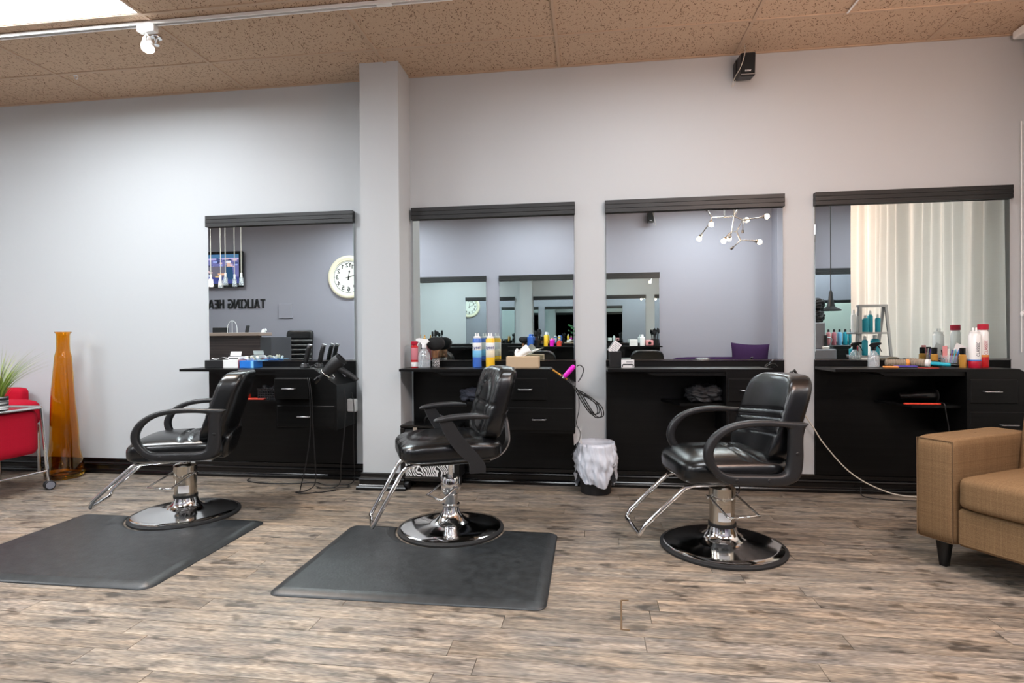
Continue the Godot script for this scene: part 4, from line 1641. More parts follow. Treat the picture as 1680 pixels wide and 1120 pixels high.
func round_brush(label: String, at: Vector3, rot: Vector3, r: float, barrel: Material, grip: Material, tip: Material) -> void:
	var t := thing("round_brush", label, "hair brush", at, 0.0, "round hair brushes on the rightmost counter")
	t.rotation = rot
	var xf := Transform3D(Basis(V(0, 0, 1), -PI / 2), Vector3.ZERO)
	var s := st()
	var pr := [Vector2(0, -0.115), Vector2(r * 0.7, -0.113)]
	for k in 15:
		pr.append(Vector2(r * (1.0 if k % 2 == 0 else 0.84), -0.105 + 0.0072 * k))
	pr += [Vector2(r * 0.7, 0.004), Vector2(0, 0.004)]
	lathe(s, pr, 26, xf)
	part(t, "bristle_barrel", s, barrel)
	s = st()
	lathe(s, [Vector2(0, 0.0), Vector2(r * 0.95, 0.0), Vector2(r * 0.95, 0.018), Vector2(0.009, 0.026), Vector2(0, 0.026)], 24, xf)
	part(t, "ferrule", s, tip)
	s = st()
	lathe(s, [Vector2(0, 0.024), Vector2(0.011, 0.026), Vector2(0.0125, 0.05), Vector2(0.0115, 0.09), Vector2(0.0125, 0.115), Vector2(0.009, 0.128), Vector2(0, 0.130)], 20, xf)
	part(t, "grip", s, grip)

func comb(label: String, at: Vector3, rot: Vector3, L: float, m: Material) -> void:
	var s := st()
	box(s, V(0, 0, -0.010), V(L, 0.003, 0.009), 0.001)
	var n := int(L / 0.004)
	for k in n:
		box(s, V(-L / 2 + (k + 0.5) * L / n, 0, 0.003), V(L / n * 0.5, 0.0022, 0.019))
	var o := solo("hair_comb", label, "comb", s, m, at)
	o.rotation = rot
	o.set_meta("group", "combs and clips on the rightmost counter")

func build_items() -> void:
	items_one()
	items_two()
	items_three()
	items_four()

func items_one() -> void:
	solo("black_box", "small black box at the left end of the leftmost counter", "box", mbox(V(0, 0.029), V(0.145, 0.058, 0.10), 0.003), M.black_plastic, V(-2.828, CT, 0.17))
	var t := thing("white_box", "white cardboard box between the black and blue boxes on leftmost counter", "box", V(-2.690, CT, 0.17))
	part(t, "carton", mbox(V(0, 0.030), V(0.120, 0.060, 0.10), 0.002), M.white)
	part(t, "edge_stripe", mbox(V(0.061, 0.030, 0.0), V(0.0012, 0.060, 0.10)), M.pink)
	t = thing("blue_box", "bright blue box of foils on the leftmost counter", "box", V(-2.556, CT, 0.17), deg_to_rad(-6))
	part(t, "carton", mbox(V(0, 0.027), V(0.122, 0.054, 0.10), 0.002), M.blue)
	part(t, "pale_print", mbox(V(0.050, 0.027, 0.0505), V(0.024, 0.050, 0.0008)), M.light_blue)
	part(t, "open_flap", mbox(V(0.085, 0.055, -0.01), V(0.075, 0.002, 0.05)), M.light_blue)
	# white clamshell gadget lying on the boxes
	t = thing("card_tray", "open white plastic tray lying on top of the boxes, leftmost counter", "tray", V(-2.68, CT + 0.0605, 0.16))
	part(t, "tray_base", mbox(V(0, 0.012), V(0.095, 0.022, 0.07), 0.004), M.white_gloss)
	var s := st()
	box(s, V(0.0, 0.040, 0.02), V(0.088, 0.034, 0.004), 0.001, Transform3D(Basis(V(1, 0, 0), -0.35), Vector3.ZERO))
	part(t, "lid", s, M.white_gloss)
	part(t, "slot", mbox(V(0, 0.012, 0.0355), V(0.075, 0.007, 0.001)), M.black)
	# pale rollers heaped in the blue box
	for k in 9:
		s = st()
		lathe(s, [Vector2(0, -0.014), Vector2(0.007, -0.014), Vector2(0.0085, -0.006), Vector2(0.0085, 0.006), Vector2(0.007, 0.014), Vector2(0, 0.014)], 12, xfm(Vector3.ZERO, V(1.2 + 0.3 * k, 0.7 * k, 0.5)))
		solo("foam_roller", "tiny pale foam roller in the heap on the blue box", "roller", s, M.cream if k % 2 else M.white, V(-2.605 + 0.0145 * k, CT + 0.066 + 0.008 * (k % 2), 0.165 + 0.02 * ((k * 7) % 3 - 1)), 0.0, "foam rollers in the blue box")
	solo("folded_paper", "crumpled white paper behind the black box on the leftmost counter", "paper", folded_sheet(0.16, 0.06), M.paper, V(-2.80, CT + 0.059, 0.14))
	# clippers standing in chargers
	for k in 2:
		t = thing("hair_clipper", ["black cordless hair clipper in its charger, nearer the counter edge, leftmost station", "black cordless hair clipper in its charger, nearer the wall, leftmost station"][k], "hair clipper", V(-2.112 + 0.075 * k, CT, 0.20 - 0.07 * k), 0.0, "clippers on the leftmost counter")
		part(t, "charger_base", mlathe([Vector2(0, 0), Vector2(0.034, 0.0), Vector2(0.036, 0.006), Vector2(0.026, 0.030), Vector2(0.018, 0.034), Vector2(0, 0.034)], 28), M.black_plastic)
		s = st()
		cushion(s, V(0, 0.095, 0), V(0.015, 0.068, 0.017), 0.35, 0.5, 24, 20, func(q: Vector3, p: Vector3) -> Vector3: return p + V(0.034 * p.y / 0.16 + 0.06 * maxf(0.0, p.y - 0.10), 0, 0))
		part(t, "clipper_body", s, M.black)
		s = st()
		box(s, V(0, 0, 0), V(0.026, 0.014, 0.030), 0.002, xfm(V(0.042, 0.166, 0), V(0, 0, -0.35)))
		part(t, "blade", s, M.steel)
		s = st()
		tube(s, curve([V(0.03, 0.006, 0), V(0.07, 0.02, -0.01), V(0.10, 0.006, 0.01), V(0.13, 0.004, -0.01)], 5), 0.0025, 6)
		part(t, "lead", s, M.cable)
	# dryer slung in the slope, white adaptor, cords
	hair_dryer("dark grey hair dryer resting in the sloped corner of the leftmost station", V(-1.850, 0.872, 0.305), V(0, 0.15, deg_to_rad(42)), M.black_plastic, [V(-1.760, 0.725, 0.315), V(-1.745, 0.60, 0.32), V(-1.755, 0.40, 0.33), V(-1.775, 0.20, 0.34), V(-1.80, 0.06, 0.30), V(-1.86, 0.006, 0.26), V(-1.98, 0.006, 0.30)], 1.15)
	solo("holder_ring", "chrome holder ring under the hair dryer on the leftmost station slope", "holder", mtube(ring_path(0.052, 26), 0.004, 8), M.chrome, V(-1.885, 0.822, 0.30)).rotation = V(0, 0, deg_to_rad(-35))
	t = thing("power_adaptor", "white plug-in power adaptor hanging beside the leftmost station cabinet", "adaptor", V(-1.765, 0.535, 0.16), deg_to_rad(-16))
	part(t, "casing", mbox(V(0, 0.048, 0), V(0.075, 0.095, 0.036), 0.007), M.white)
	part(t, "print", mbox(V(0, 0.050, 0.0183), V(0.056, 0.060, 0.0006)), M.paper)
	part(t, "lead", mtube(curve([V(0.0, 0.092, 0), V(0.01, 0.14, 0.02), V(0.035, 0.12, 0.04), V(0.055, 0.02, 0.05), V(0.055, -0.15, 0.06), V(0.05, -0.34, 0.05), V(0.03, -0.50, 0.03), V(-0.05, -0.528, 0.06)], 6), 0.0034, 7), M.cable)
	for k in 3:
		var path: Array = [[V(-1.998, 0.790, 0.362), V(-1.992, 0.795, 0.390), V(-1.976, 0.70, 0.394), V(-1.974, 0.45, 0.394), V(-2.00, 0.24, 0.395), V(-2.05, 0.02, 0.40), V(-2.03, 0.005, 0.43), V(-1.90, 0.005, 0.40), V(-1.82, 0.005, 0.33)],
			[V(-1.985, 0.790, 0.362), V(-1.978, 0.792, 0.392), V(-1.962, 0.68, 0.396), V(-1.952, 0.44, 0.398), V(-1.945, 0.25, 0.39), V(-1.955, 0.06, 0.37), V(-2.02, 0.006, 0.38), V(-2.075, 0.005, 0.42), V(-1.99, 0.005, 0.445), V(-1.93, 0.005, 0.40)],
			[V(-2.61, 0.012, 0.115), V(-2.60, 0.005, 0.16), V(-2.45, 0.005, 0.21), V(-2.2, 0.005, 0.19), V(-2.05, 0.010, 0.17), V(-1.93, 0.012, 0.24), V(-1.80, 0.008, 0.20), V(-1.76, 0.012, 0.27), V(-1.90, 0.014, 0.33), V(-2.0, 0.010, 0.27)]][k]
		solo("extension_cord", ["black cord hanging from the open drawer, left strand", "black cord hanging from the open drawer, right strand", "black cord trailing along the baseboard under the leftmost station"][k], "cord", mtube(curve(path, 8), 0.0036, 7), M.cable, Vector3.ZERO, 0.0, "black cords at the leftmost station")
	# shelf: basket and red tray
	t = thing("wire_basket", "black slotted plastic basket on the leftmost station shelf", "basket", V(-2.375, CT - 0.2295, 0.19))
	s = st()
	for k in 4:
		for z in [-0.065, 0.065]:
			box(s, V(0, 0.012 + k * 0.017, z), V(0.15, 0.008, 0.003))
		for x in [-0.074, 0.074]:
			box(s, V(x, 0.012 + k * 0.017, 0), V(0.003, 0.008, 0.13))
	for k in 9:
		for z in [-0.065, 0.065]:
			box(s, V(-0.074 + k * 0.0185, 0.038, z), V(0.006, 0.076, 0.0034))
	box(s, V(0, 0.002, 0), V(0.148, 0.004, 0.13))
	part(t, "basket_body", s, M.black_plastic)
	s = st()
	tube(s, [V(-0.078, 0.078, -0.068), V(0.078, 0.078, -0.068), V(0.078, 0.078, 0.068), V(-0.078, 0.078, 0.068)], 0.004, 6, true)
	part(t, "basket_rim", s, M.black_plastic)
	cloth_heap("folded_cape", "dark folded cape stuffed in the black basket on the leftmost shelf", V(-2.375, CT - 0.224, 0.19), V(0.062, 0.044, 0.05), M.cloth_black, 3)
	t = thing("red_tray", "shallow red plastic tray on the leftmost station shelf", "tray", V(-2.47, CT - 0.2295, 0.235))
	part(t, "tray_base", mbox(V(0, 0.005), V(0.16, 0.008, 0.09), 0.002), M.red_orange)
	part(t, "tray_lip", mbox(V(-0.078, 0.02), V(0.004, 0.03, 0.09), 0.001), M.red_orange)

func ring_path(r: float, n: int) -> Array:
	var p := []
	for i in n + 1:
		p.append(V(cos(TAU * i / n) * r, 0, sin(TAU * i / n) * r))
	return p

func folded_sheet(w: float, d: float) -> SurfaceTool:
	var s := st()
	var rows := []
	for j in 9:
		var row := PackedVector3Array()
		for i in 15:
			var x := (i / 14.0 - 0.5) * w
			var z := (j / 8.0 - 0.5) * d
			row.append(V(x, 0.006 + 0.008 * sin(x * 60.0 + z * 30.0) * sin(z * 70.0) + 0.01 * (i / 14.0), z))
		rows.append(row)
	grid(s, rows)
	return s

func items_two() -> void:
	can("spray_can", "slim red spray can at the left end of the second counter", V(-1.278, CT, 0.20), 0.026, 0.19, M.red, M.crimson, "", false, 0.01, null, false, "", [[0.05, 0.22, M.white], [0.30, 0.76, M.rose]])
	trigger_bottle("clear spray bottle with white trigger next to the red can, second counter", V(-1.205, CT, 0.205), PI, M.white_gloss, 1.12)
	var t := thing("duster_brush", "fluffy black neck brush with copper handle on the second counter", "brush", V(-1.142, CT, 0.125))
	part(t, "bristles", bristle_fan(), M.black_matte)
	part(t, "handle", mlathe([Vector2(0, 0.066), Vector2(0.030, 0.066), Vector2(0.032, 0.072), Vector2(0.032, 0.126), Vector2(0.028, 0.130), Vector2(0, 0.130)], 28), M.copper)
	part(t, "jar", mlathe([Vector2(0, 0), Vector2(0.026, 0.0), Vector2(0.028, 0.004), Vector2(0.028, 0.060), Vector2(0.022, 0.066), Vector2(0, 0.066)], 28), M.speckle)
	var names := ["blue disinfectant spray can with a twin white nozzle on the second counter", "yellow disinfectant spray can with a twin white nozzle on the second counter"]
	for k in 2:
		can("spray_can", names[k], V(-0.829 + 0.095 * k, CT, 0.165), 0.0315, 0.245, [M.can_blue, M.can_yellow][k], M.white_gloss, "Lysol", false, 0.019, M.can_ink, true, "disinfectant cans on the second counter", [[0.30, 0.50, [M.light_blue, M.cream][k]], [0.50, 0.72, M.white]])
	t = thing("tissue_box", "kraft cardboard tissue box with white tissue on the second counter", "tissue box", V(-0.493, CT, 0.225))
	part(t, "carton", mbox(V(0, 0.0405), V(0.224, 0.081, 0.105), 0.003), M.kraft)
	part(t, "base_line", mbox(V(0, 0.008, 0.0527), V(0.222, 0.002, 0.0008)), M.sofa_seam)
	var s := st()
	var rows := []
	for j in 8:
		var row := PackedVector3Array()
		for i in 13:
			var f := j / 7.0
			var u := i / 12.0 - 0.5
			row.append(V(-0.02 + u * (0.06 + 0.10 * f) + 0.055 * f * f, 0.080 + 0.082 * f * (0.78 + 0.22 * cos(u * 11.0 + 1.2)) - 0.03 * maxf(u, 0.0) * f * 2.0, 0.012 * sin(u * 14.0) * f + 0.02 * f * sin(u * 5.0)))
		rows.append(row)
	grid(s, rows)
	part(t, "tissue", s, M.white)
	# curling iron in the slope with its cords
	t = thing("curling_iron", "magenta handled curling iron lying in the sloped corner of the second station", "curling iron", V(-0.195, 0.800, 0.335))
	t.rotation = V(0, 0, deg_to_rad(48))
	s = st()
	lathe(s, [Vector2(0, 0.0), Vector2(0.013, 0.0), Vector2(0.015, 0.012), Vector2(0.0165, 0.05), Vector2(0.015, 0.092), Vector2(0.010, 0.100), Vector2(0, 0.100)], 22, Transform3D(Basis(V(0, 0, 1), -PI / 2), V(0.0, 0.012, 0)))
	part(t, "grip", s, M.magenta)
	s = st()
	cyl(s, V(0.002, 0.012), V(-0.075, 0.0), 0.010, 16)
	part(t, "barrel", s, M.steel)
	part(t, "clamp_lever", mtube(curve([V(0.01, 0.024), V(-0.015, 0.034), V(-0.03, 0.028)], 4), 0.0035, 8), M.chrome)
	t = thing("flat_iron", "gold and chrome flat iron lying along the second station slope", "flat iron", V(-0.225, 0.803, 0.315))
	t.rotation = V(0, 0, deg_to_rad(-34))
	part(t, "plates", mbox(V(-0.02, 0.009, 0), V(0.12, 0.012, 0.024), 0.004), M.gold_liquid)
	part(t, "clip", mbox(V(-0.083, 0.010, 0), V(0.018, 0.014, 0.022), 0.003), M.chrome)
	var loops := [V(-0.175, 0.80, 0.36)]
	for k in 4:
		for p in [V(-0.135, 0.73, 0.375), V(-0.085, 0.64, 0.37), V(-0.03, 0.565, 0.36), V(0.012, 0.572, 0.355), V(0.0, 0.63, 0.35), V(-0.06, 0.68, 0.345), V(-0.115, 0.71, 0.34)]:
			loops.append(p + V(0.013 * k, -0.010 * k + 0.014 * (k % 2), 0.003 * k))
	solo("bundled_cord", "looped black cord bundle hanging at the right of the second station", "cord", mtube(curve(loops, 7), 0.0036, 7), M.cable)
	solo("iron_cord", "black cord arching from the magenta curling iron", "cord", mtube(curve([V(-0.122, 0.876, 0.335), V(-0.10, 0.885, 0.335), V(-0.078, 0.862, 0.33), V(-0.085, 0.82, 0.33), V(-0.112, 0.775, 0.34)], 7), 0.0036, 7), M.cable)
	solo("plug_cord", "thin black cord running down to the waste bin beside the second station", "cord", mtube(curve([V(-0.112, 0.72, 0.345), V(-0.108, 0.60, 0.35), V(-0.125, 0.50, 0.352), V(-0.10, 0.43, 0.36), V(-0.13, 0.34, 0.37), V(-0.16, 0.29, 0.36)], 7), 0.0028, 6), M.cable)
	cloth_heap("folded_towel", "dark navy folded towels on the second station shelf", V(-0.80, CT - 0.2295, 0.19), V(0.14, 0.040, 0.08), M.cloth_navy, 8)

func bristle_fan() -> SurfaceTool:
	var s := st()
	cushion(s, V(0, 0.175, 0), V(0.066, 0.042, 0.05), 0.8, 0.9, 48, 24, func(q: Vector3, p: Vector3) -> Vector3:
		return p * V(1.0 + 0.03 * sin(q.x * 60.0), 1.0 + 0.01 * sin(q.x * 90.0), 1.0) - V(0, 0.010 * (1.0 - q.y) * (1.0 - absf(q.x)), 0))
	lathe(s, [Vector2(0.0, 0.128), Vector2(0.028, 0.128), Vector2(0.050, 0.160), Vector2(0.0, 0.165)], 28)
	return s

func items_three() -> void:
	var t := thing("card_holder", "tall black box holding a tilted printed card on the third counter", "card holder", V(0.142, CT, 0.115))
	part(t, "holder_box", mbox(V(0, 0.055), V(0.080, 0.110, 0.07), 0.002), M.black)
	var s := st()
	box(s, V(0.0, 0.142, 0.0), V(0.055, 0.085, 0.002), 0.0, Transform3D(Basis(V(0, 0, 1), -0.62), V(-0.085, 0.02, 0.01)))
	part(t, "card", s, M.paper)
	s = st()
	for k in 6:
		box(s, V(0.0, 0.112 + k * 0.012, 0.0014), V(0.040, 0.003, 0.0006), 0.0, Transform3D(Basis(V(0, 0, 1), -0.62), V(-0.085, 0.02, 0.01)))
	part(t, "card_print", s, M.grey_plastic)
	t = thing("business_cards", "white business cards in a black wire holder on the third counter", "card holder", V(0.222, CT, 0.175))
	part(t, "cards", mbox(V(0, 0.028, 0), V(0.086, 0.052, 0.016)), M.paper)
	part(t, "card_print", mbox(V(0.012, 0.038, 0.0084), V(0.045, 0.005, 0.0005)), M.grey_plastic)
	part(t, "wire_stand", mtube([V(-0.036, 0.004, 0.014), V(-0.036, 0.018, 0.016), V(-0.030, 0.024, 0.016), V(0.030, 0.024, 0.016), V(0.036, 0.018, 0.016), V(0.036, 0.004, 0.014)], 0.003, 7), M.black)
	part(t, "foot", mbox(V(0, 0.002, 0), V(0.084, 0.003, 0.03)), M.white)
	cloth_heap("black_cape", "crumpled black cape on the third station shelf", V(0.725, CT - 0.2295, 0.17), V(0.112, 0.054, 0.10), M.cloth_black, 12)
	for k in 2:
		t = thing("claw_clip", ["black claw clip on the counter's right end, third station", "black claw clip on the slope edge above the looped-arm chair, third station"][k], "hair clip", [V(1.135, CT, 0.25), V(1.225, 0.792, 0.33)][k], [0.3, -0.2][k], "claw clips on the third station")
		s = st()
		for e in [-1.0, 1.0]:
			tube(s, curve([V(-0.04, 0.006, e * 0.006), V(-0.02, 0.024, e * 0.014), V(0.01, 0.028, e * 0.016), V(0.04, 0.006, e * 0.006)], 5), 0.005, 8)
			for j in 4:
				cyl(s, V(-0.02 + j * 0.014, 0.022, e * 0.013), V(-0.02 + j * 0.014, 0.003, e * 0.002), 0.0025, 6)
		part(t, "jaws", s, M.black)
		part(t, "grip", mtube(curve([V(-0.012, 0.028, 0), V(0.0, 0.046, 0.006), V(0.014, 0.052, 0.010)], 4), 0.005, 8), M.black_gloss)
	solo("curling_wand", "black curling wand end poking up behind the looped-arm chair", "curling iron", mtube([V(1.19, 0.80, 0.36), V(1.215, 0.835, 0.37), V(1.235, 0.855, 0.37), V(1.26, 0.81, 0.37), V(1.29, 0.79, 0.37)], 0.009, 10), M.black_plastic)
	solo("extension_cord", "long off-white extension cord sagging along the wall to the floor", "cord", mtube(curve([V(1.36, 0.60, 0.05), V(1.40, 0.545, 0.05), V(1.46, 0.45, 0.06), V(1.52, 0.35, 0.06), V(1.63, 0.21, 0.07), V(1.73, 0.12, 0.075), V(1.86, 0.05, 0.085), V(2.0, 0.012, 0.10), V(2.25, 0.006, 0.12), V(2.5, 0.006, 0.12)], 8), 0.0042, 8), M.cable_white)
	solo("extension_cord", "thin black cord loop on the floor near the brown armchair", "cord", mtube(curve([V(1.76, 0.05, 0.06), V(1.75, 0.006, 0.10), V(1.80, 0.005, 0.16), V(1.95, 0.005, 0.19), V(2.2, 0.005, 0.18)], 7), 0.0034, 7), M.cable)
	solo("hanging_cable", "thin black cable loop hanging below the third station", "cord", mtube(curve([V(0.86, 0.30, 0.37), V(0.86, 0.16, 0.37), V(0.875, 0.085, 0.37), V(0.90, 0.075, 0.37), V(0.905, 0.16, 0.37), V(0.905, 0.32, 0.37), V(0.90, 0.44, 0.34)], 6), 0.0034, 7), M.cable)

func items_four() -> void:
	trigger_bottle("clear spray bottle with black trigger at the left of the rightmost counter", V(1.800, CT, 0.15), 0.0, M.black_gloss, 0.86)
	var s := st()
	box(s, V(0, 0.008, 0), V(0.085, 0.012, 0.032), 0.004, xfm(Vector3.ZERO, V(0, -0.25, 0)))
	solo("orange_brush", "flat orange hair tool lying at the front of the rightmost counter", "brush", s, M.orange, V(1.845, CT, 0.27))
	comb("black comb lying between the orange tool and the purple comb", V(1.905, CT + 0.0016, 0.25), V(0, 0.15, 0), 0.12, M.black)
	comb("purple comb on the rightmost counter beside the round brushes", V(1.955, CT + 0.010, 0.23), V(0.25, -0.12, 0), 0.13, M.violet)
	comb("dark blue comb under the purple comb on the rightmost counter", V(1.975, CT + 0.0016, 0.265), V(0, -0.3, 0), 0.12, M.cloth_navy)
	comb("coral tail comb pointing to the counter edge among the brushes", V(2.055, CT + 0.0030, 0.285), V(0, -0.45, 0), 0.11, M.red_orange)
	round_brush("round brush with grey barrel and orange end, farthest left, rightmost counter", V(2.000, CT + 0.028, 0.135), V(0, -0.25, 0), 0.024, M.bristle, M.orange, M.orange)
	round_brush("round brush with teal handle and white ferrule on the rightmost counter", V(2.090, CT + 0.029, 0.20), V(0, -0.85, -0.05), 0.027, M.bristle, M.teal, M.white_gloss)
	round_brush("black vented round brush with black handle on the rightmost counter", V(2.160, CT + 0.024, 0.16), V(0, -0.80, -0.05), 0.021, M.black_matte, M.black_gloss, M.black)
	var t: Node3D
	for k in 2:
		t = thing("serum_bottle", ["amber serum bottle with black cap in front of the white mousse bottle", "amber serum bottle with black cap behind the round brushes"][k], "bottle", [V(2.300, CT, 0.20), V(2.200, CT, 0.085)][k], 0.0, "serum bottles on the rightmost counter")
		part(t, "glass_body", mlathe([Vector2(0, 0), Vector2(0.019, 0.0), Vector2(0.020, 0.003), Vector2(0.020, 0.078), Vector2(0.015, 0.084), Vector2(0, 0.084)], 24), M.gold_liquid)
		part(t, "cap", mlathe([Vector2(0, 0.084), Vector2(0.0165, 0.084), Vector2(0.0165, 0.122), Vector2(0.014, 0.125), Vector2(0, 0.125)], 24), M.black_gloss)
	t = thing("glass_jar", "clear glass jar stuffed with clips, card and pens on the rightmost counter", "jar", V(2.265, CT, 0.125))
	part(t, "glass", mlathe([Vector2(0, 0), Vector2(0.040, 0.0), Vector2(0.044, 0.006), Vector2(0.046, 0.075), Vector2(0.043, 0.075), Vector2(0.041, 0.008), Vector2(0, 0.006)], 32), M.clear)
	s = st()
	box(s, V(0.02, 0.135, 0.0), V(0.085, 0.05, 0.002), 0.0, xfm(Vector3.ZERO, V(0, 0, -0.42)))
	part(t, "folded_card", s, M.paper)
	s = st()
	box(s, V(-0.03, 0.10, 0.01), V(0.028, 0.075, 0.004), 0.001)
	part(t, "pink_clip", s, M.pink)
	var cols := [M.blue, M.teal, M.violet, M.white, M.rose, M.black]
	for k in 6:
		part(t, "pen", mtube([V(0.02 - 0.01 * k, 0.010, 0.012), V(0.050 - 0.018 * k, 0.118 - 0.004 * (k % 3), 0.020 - 0.006 * k)], 0.0035, 8), cols[k])
	can("mousse_bottle", "white mousse bottle with white pump and red base, in front, rightmost counter", V(2.366, CT, 0.205), 0.034, 0.252, M.white_gloss, M.white_gloss, "CLASSIC", true, 0.017, M.grey_plastic, true, "hair product bottles on the rightmost counter", [[0.0, 0.17, M.crimson], [0.17, 0.20, M.blue]])
	can("spray_can", "tall white and red hairspray can with red cap on the rightmost counter", V(2.445, CT, 0.155), 0.030, 0.275, M.white_gloss, M.crimson, "CLASSIC", true, 0.017, M.rose, false, "hair product bottles on the rightmost counter", [[0.0, 0.24, M.red], [0.24, 0.29, M.orange]])
	t = thing("tube_bottle", "slim white bottle between the serum and the mousse bottle", "bottle", V(2.325, CT, 0.16))
	part(t, "body", mlathe([Vector2(0, 0), Vector2(0.017, 0), Vector2(0.017, 0.10), Vector2(0.012, 0.108), Vector2(0, 0.108)], 20), M.white_gloss)
	# shelf: dryer, flat red iron
	hair_dryer("glossy black hair dryer lying on the rightmost station shelf", V(2.085, CT - 0.184, 0.16), V(deg_to_rad(72), 0.08, deg_to_rad(6)), M.black_gloss, [V(2.13, 0.645, 0.26), V(2.138, 0.64, 0.30), V(2.143, 0.58, 0.308), V(2.155, 0.50, 0.312), V(2.158, 0.40, 0.312), V(2.15, 0.25, 0.29)])
	s = st()
	box(s, V(-0.06, 0.006, 0), V(0.09, 0.010, 0.022), 0.003)
	box(s, V(0.045, 0.006, 0.002), V(0.12, 0.010, 0.018), 0.003)
	solo("red_hair_iron", "flat red hair iron at the front of the rightmost station shelf", "hair iron", s, M.red_orange, V(2.03, CT - 0.2295, 0.265))

# ---------------------------------------------------------------- the side of the room behind the camera, seen in the mirrors
func build_opposite() -> void:
	var ct := 0.925
	var at := [[-1.640, 1.21], [-0.270, 1.165], [1.030, 1.00], [4.25, 1.0]]
	var names := ["opposite the leftmost mirror, under the left reflected mirror", "opposite, behind the potted palm, in the reflections", "opposite, with a pink camera and brush cup, in the reflections", "opposite, beyond the white curtain, in the reflections"]
	for k in 4:
		station("styling_station", "black styling station " + names[k], V(at[k][0], 0, FRONT), PI, ct, "styling stations on the opposite wall", 0.0, at[k][1])
		wall_mirror(["wall mirror on the opposite wall nearest the clock", "wall mirror on the opposite wall behind the potted palm", "wall mirror on the opposite wall nearest the purple sofa", "wall mirror on the opposite wall beyond the curtain"][k], V(at[k][0], 0, FRONT), PI, ct + 0.048, 1.951, "mirrors on the opposite wall", at[k][1])
	wall_box("wall_front_pillar", V(2.655, -0.05, 4.52), V(3.00, 3.3, FRONT), M.wall_cool)
	var base: Node3D = get_node("salon_chair")
	var cn := ["black leather salon chair with looped arms at the opposite station nearest the clock", "black leather salon chair with looped arms at the opposite station behind the palm", "black leather salon chair with looped arms at the opposite station with pink camera"]
	for k in 3:
		dup(base, V([-2.12, -0.70, 0.73][k], 0, 4.25), -PI / 2 + [0.30, 0.12, -0.10][k], cn[k])
	opposite_items(ct)
	# reception: desk, office chair, screen, lettering, plate, clock, pendants
	var t := thing("reception_desk", "dark wood reception desk with a raised pale-edged counter, under the television", "desk", V(-5.55, 0, 3.45))
	part(t, "front_panel", mbox(V(-0.13, 0.56, 0.02), V(2.00, 1.12, 0.04), 0.003), M.desk_wood)
	part(t, "counter_top", mbox(V(-0.13, 1.143, 0.12), V(2.04, 0.046, 0.32), 0.004), M.desk_edge)
	part(t, "side_panel", mbox(V(0.955, 0.55, 0.275), V(0.17, 1.10, 0.55), 0.004), M.grey_dark)
	part(t, "work_surface", mbox(V(-0.13, 0.74, 0.30), V(2.0, 0.03, 0.50), 0.003), M.desk_edge)
	part(t, "back_leg", mbox(V(-1.10, 0.36, 0.30), V(0.04, 0.72, 0.48), 0.003), M.desk_wood)
	solo("desk_phone", "small black tilted card terminal on the reception desk", "terminal", mbox(V(0, 0.055, 0), V(0.06, 0.10, 0.02), 0.004), M.black_plastic, V(-4.93, 1.166, 3.52), 0.3).rotation = V(0.25, 0.3, 0)
	solo("desk_figure", "small white and dark ornament at the end of the reception desk", "ornament", desk_figure(), M.white, V(-4.68, 1.166, 3.54))
	solo("desk_monitor", "low black monitor top on the reception desk below the lettering", "monitor", mbox(V(0, 0.04, 0), V(0.24, 0.075, 0.03), 0.006), M.black_plastic, V(-5.36, 1.166, 3.55))
	var s := st()
	tube(s, curve([V(-0.075, 0, 0), V(-0.07, 0.10, 0), V(-0.03, 0.165, 0), V(0.03, 0.165, 0), V(0.07, 0.10, 0), V(0.075, 0, 0)], 5), 0.004, 8)
	tube(s, [V(0, 0.0, 0), V(0, 0.17, 0)], 0.003, 6)
	solo("wire_arch", "thin white wire arch stand on the reception desk", "stand", s, M.white_gloss, V(-5.16, 1.166, 3.53))
	office_chair()
	solo("wall_plate", "blank pale square cover plate on the wall right of the lettering", "cover plate", mbox(V(0, 0, 0), V(0.245, 0.245, 0.016), 0.004), M.wall_cool, V(-5.03, 1.533, FRONT - 0.009))
	television()
	lettering()
	wall_clock()
	for k in 5:
		pendant(["clear glass pendant lamp, lit, farthest from the clock", "unlit glass pendant lamp second from the lit one", "unlit glass pendant lamp third from the lit one, hung higher", "unlit glass pendant lamp fourth from the lit one", "unlit glass pendant lamp nearest the clock"][k], V([-5.465, -5.312, -5.236, -5.094, -4.99][k], CEIL, 3.5), [1.185, 1.20, 1.165, 1.19, 1.17][k], k == 0)
	chandelier()
	wall_speaker("small black wall speaker under the ceiling on the opposite wall", V(0.89, 2.85, FRONT - 0.10), PI)
	# purple sofa and cushion
	t = thing("sofa", "purple fabric sofa against the opposite wall under the chandelier reflection", "sofa", V(1.88, 0, 4.40))
	s = st()
	cushion(s, V(0, 0.33, -0.04), V(0.75, 0.14, 0.30), 0.25, 0.2, 40, 18)
	part(t, "seat", s, M.purple)
	s = st()
	cushion(s, V(0, 0.48, 0.27), V(0.75, 0.275, 0.085), 0.3, 0.2, 40, 18)
	part(t, "backrest", s, M.purple)
	for x in [-0.68, 0.68]:
		for z in [-0.26, 0.26]:
			part(t, "leg", mbox(V(x, 0.10, z), V(0.05, 0.20, 0.05), 0.004), M.black)
	s = st()
	for face in [-1.0, 1.0]:
		var rows := []
		for j in 17:
			var row := PackedVector3Array()
			for i in 17:
				var x := i / 8.0 - 1.0
				var y := j / 8.0 - 1.0
				row.append(V(x * (0.27 - 0.022 * (1.0 - y * y)), 0.22 + y * (0.235 - 0.022 * (1.0 - x * x)), face * (0.004 + 0.085 * pow((1.0 - x * x) * (1.0 - y * y), 0.55))))
			rows.append(row)
		grid(s, rows)
	solo("throw_cushion", "square purple cushion propped on the purple sofa", "cushion", s, M.purple, V(2.27, 0.505, 4.53)).rotation = V(0.12, 0, -0.05)
	palm()

